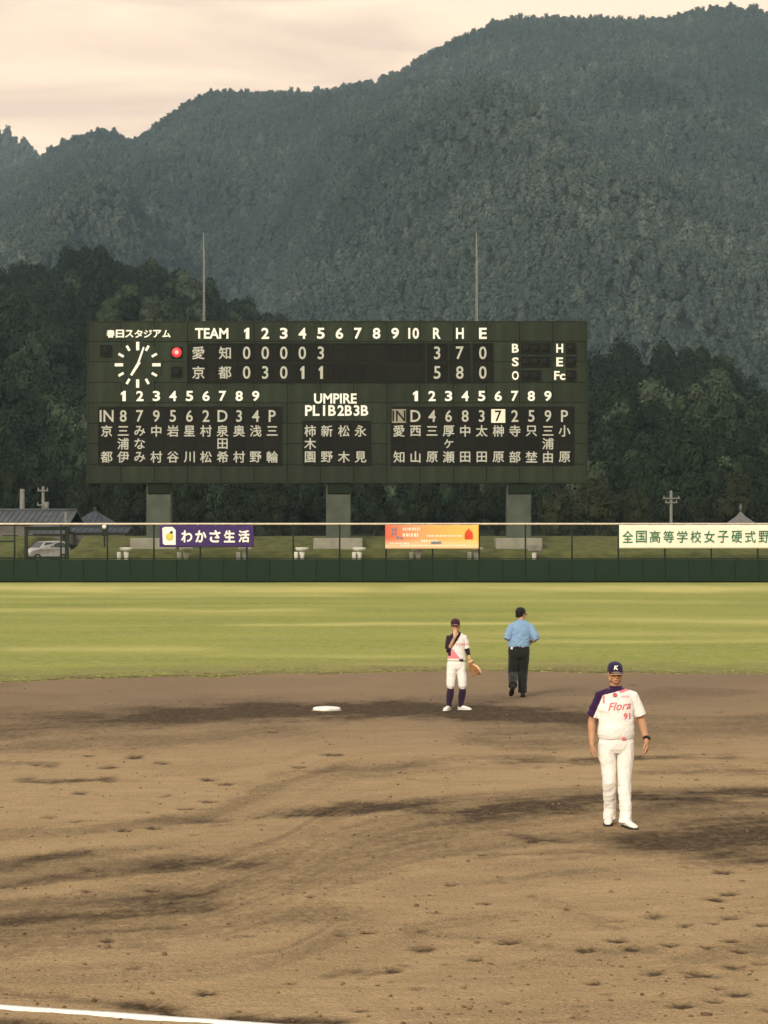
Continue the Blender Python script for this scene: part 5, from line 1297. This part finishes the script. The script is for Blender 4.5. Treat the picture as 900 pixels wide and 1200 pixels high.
for kx, ax1, ay1 in ((-.108, -.138, .0), (.107, .078, .03)):
    mb = MB(); mb.tube([(kx, -.015, .42), (kx * .98 + ax1 * .02, -.0, .33), ((kx + ax1) / 2, ay1 + .01, .24), (ax1, ay1, .12), (ax1, ay1, .06)], [.056, .066, .066, .048, .044], n=16); mb.build('sock', M['sock'], p2, True)
shoe(p2, (-.138, .01, 0), rad(-22), M['shoewhite'], .25, sole=M['shoewhite']); shoe(p2, (.078, .035, 0), rad(55), M['shoewhite'], .25, sole=M['shoewhite'])
# fielding glove worn on the lowered hand
gl = empty('baseball_glove', (gx_ + .305, gy_ - .06, .745)); tag(gl, 'tan leather baseball glove hanging from the infielder\'s lowered hand', 'glove')
mb = MB(); mb.tube([(-.055, .0, .12), (-.03, 0, .05), (.0, 0, -.02), (.03, 0, -.07)], [(.040, .032), (.060, .036), (.075, .038), (.065, .034)], side=(1, 0, .4), n=18, rnd=True)
for i, (x0_, x1_) in enumerate(((-.050, -.050), (-.018, -.012), (.018, .028), (.052, .066))):
    mb.tube([(x0_ + .02, .0, -.03), ((x0_ + x1_) / 2 + .03, -.03, -.09), (x1_ + .04, -.05, -.135 + .018 * i)], [.024, .022, .017], n=10, rnd=True)
go_ = fused(mb, 'palm', M['mitt'], gl, .005, 2)
mb = MB(); mb.tube([(.00, -.025, .06), (.055, -.045, .03), (.105, -.055, -.03), (.125, -.05, -.08)], [.026, .026, .024, .018], n=12, rnd=True); fused(mb, 'thumb', M['mittpale'], gl, .005, 2)
mb = MB()
for i in range(4): z = -.11 + .028 * i; mb.tube([(.06, -.06, z), (.12, -.058, z + .01)], [.007, .007], n=6)
for i in range(3): x = .07 + .02 * i; mb.tube([(x, -.062, -.12), (x, -.062, -.02)], [.007, .007], n=6)
mb.build('web', M['mitt'], gl, True)
mb = MB(); mb.tube([(-.066, 0, .135), (-.048, 0, .095)], [(.044, .036), (.050, .036)], side=(1, 0, .4), n=18); mb.build('wrist_strap', M['mittpale'], gl, True)

# ---- the umpire jogging away
gx_, gy_ = G(608, 817)
p3 = empty('person', (gx_, gy_, gz_dirt(gx_, gy_)), math.pi); tag(p3, 'umpire in a pale blue shirt, black trousers and black cap jogging away with back turned', 'person')
hc = (-.040, -.03, 1.605); HR3 = Euler((rad(6), 0, rad(-48)))
mb = MB(); P3 = head_shapes(mb, hc, HR3)
mb.tube([(-.04, .0, 1.56), (-.045, .01, 1.46), (-.045, .01, 1.39)], [(.057, .060), (.060, .062), (.085, .07)], side=(1, 0, 0), n=18)
mb.tube([(0, .02, .88), (-.015, .01, 1.05), (-.035, .0, 1.25), (-.045, .0, 1.36)], [(.14, .10), (.15, .11), (.16, .11), (.11, .08)], side=(1, 0, 0), n=20, rnd=True)
Us, Ue, Uw = Vector((-.225, .01, 1.355)), Vector((-.335, .08, 1.125)), Vector((-.24, -.16, 1.06))
Vs, Ve, Vw = Vector((.135, .01, 1.355)), Vector((.235, .08, 1.135)), Vector((.15, -.16, 1.10))
for A, B, C_ in ((Us, Ue, Uw), (Vs, Ve, Vw)):
    mb.tube([(-.045 + (A.x + .045) * .5, .01, 1.365), A, A.lerp(B, .5), B, B.lerp(C_, .3), B.lerp(C_, .75), C_], [.056, .060, .050, .043, .043, .034, .027], side=(0, 1, 0), n=14, rnd=True)
hand(mb, Uw, (.4, -1, .1), (.6, .2, -.6), -1, 1.1); hand(mb, Vw, (-.4, -1, .1), (-.6, .2, -.6), 1, 1.1)
LEGS = [((-.09, .02, .88), (-.080, -.10, .48), (-.066, .02, .10)), ((.085, .02, .88), (.115, -.05, .47), (.135, .34, .25))]
for h_, k_, a_ in LEGS: mb.tube([h_, k_, a_], [.075, .052, .034], n=14, rnd=True)
fused(mb, 'body', M['skin_tan'], p3, .0055, 2); face_parts(P3, HR3, 1, p3); hair_shape(P3, HR3, 1, p3, low=-.045); cap(P3, HR3, 1, p3, M['blackcap'], M['blackcap'])
mb = MB()
mb.tube([(.005, .015, .955), (.002, .01, 1.00), (-.01, .005, 1.10), (-.025, .0, 1.20), (-.038, .0, 1.30), (-.045, .0, 1.37), (-.047, .004, 1.425), (-.047, .006, 1.462), (-.046, .006, 1.485)],
        [(.196, .145), (.210, .158), (.210, .158), (.212, .154), (.218, .146), (.212, .130), (.176, .105), (.112, .086), (.070, .072)], side=(1, 0, 0), n=36)
for A, B in ((Us, Ue), (Vs, Ve)):
    mb.tube([(-.045 + (A.x + .045) * .5, .01, 1.355), A, A.lerp(B, .45), A.lerp(B, .85), A.lerp(B, 1.06)], [(.070, .074), (.076, .076), (.080, .078), (.078, .074), (.060, .06)], side=(0, 1, 0), n=24)
sh = fused(mb, 'shirt', M['blueshirt'], p3, .006, 3, folds(.012, 7, 6, 1.0), None, 23)
mb = MB(); ring_band(mb, (-.046, .006, 1.484), .067, .067, .034, .010, 32); mb.build('collar', M['blueshirt'], sh, True)
mb = MB()
mb.tube([(0, .015, 1.00), (0, .015, .95), (0, .02, .90), (0, .02, .82), (0, .015, .77)], [(.186, .136), (.198, .144), (.208, .152), (.206, .15), (.17, .12)], side=(1, 0, 0), n=32)
for i, (h_, k_, a_) in enumerate(LEGS):
    h_, k_, a_ = Vector(h_), Vector(k_), Vector(a_)
    mb.tube([h_, h_.lerp(k_, .4), k_ + Vector((0, 0, .06)), k_ + Vector((0, .01, -.04)), k_.lerp(a_, .5), a_ + (k_ - a_) * .12, a_], [(.108, .125), (.112, .118), (.098, .100), (.092, .094), (.086, .088), (.082, .084), (.084, .088)], side=(1, 0, 0), n=26)
fused(mb, 'trousers', M['blacktrouser'], p3, .006, 3, folds(.0075, 7, 10, .6), None, 29)
mb = MB(); mb.tube([(.118, .13, .36), (.135, .34, .25), (.135, .375, .22)], [.046, .046, .044], n=14, rnd=True); mb.build('sock', M['kitblack'], p3, True)
mb = MB(); ring_band(mb, (0, .013, .975), .196, .144, .036, .008, 40); bl = mb.build('belt', M['belt'], p3, True)
mb = MB(); mb.bbox(.125, .165, .115, .150, .93, .975, .006); mb.build('pouch', M['bannerwhite'], bl)
shoe(p3, (-.066, .04, .0), rad(-6), M['shoeblack'], .285); shoe(p3, (.135, .38, .19), rad(8), M['shoeblack'], .285, rad(38))

# ------------------------------------------------------------------ haze
m = bpy.data.materials.new('haze_air'); m.use_nodes = True; nt = m.node_tree; nt.nodes.clear()
oo = nt.nodes.new('ShaderNodeOutputMaterial'); pv = nt.nodes.new('ShaderNodeVolumePrincipled')
pv.inputs['Color'].default_value = (.60, .82, 1.0, 1); pv.inputs['Density'].default_value = 8.8e-5; pv.inputs['Anisotropy'].default_value = 0.0
nt.links.new(pv.outputs[0], oo.inputs['Volume'])
mb = MB(); mb.box(-2450, 2450, -200, 3900, -6, 570)
o = mb.build('haze', m); tag(o, 'thin grey-blue evening haze in the air over the valley', 'haze', kind='stuff')
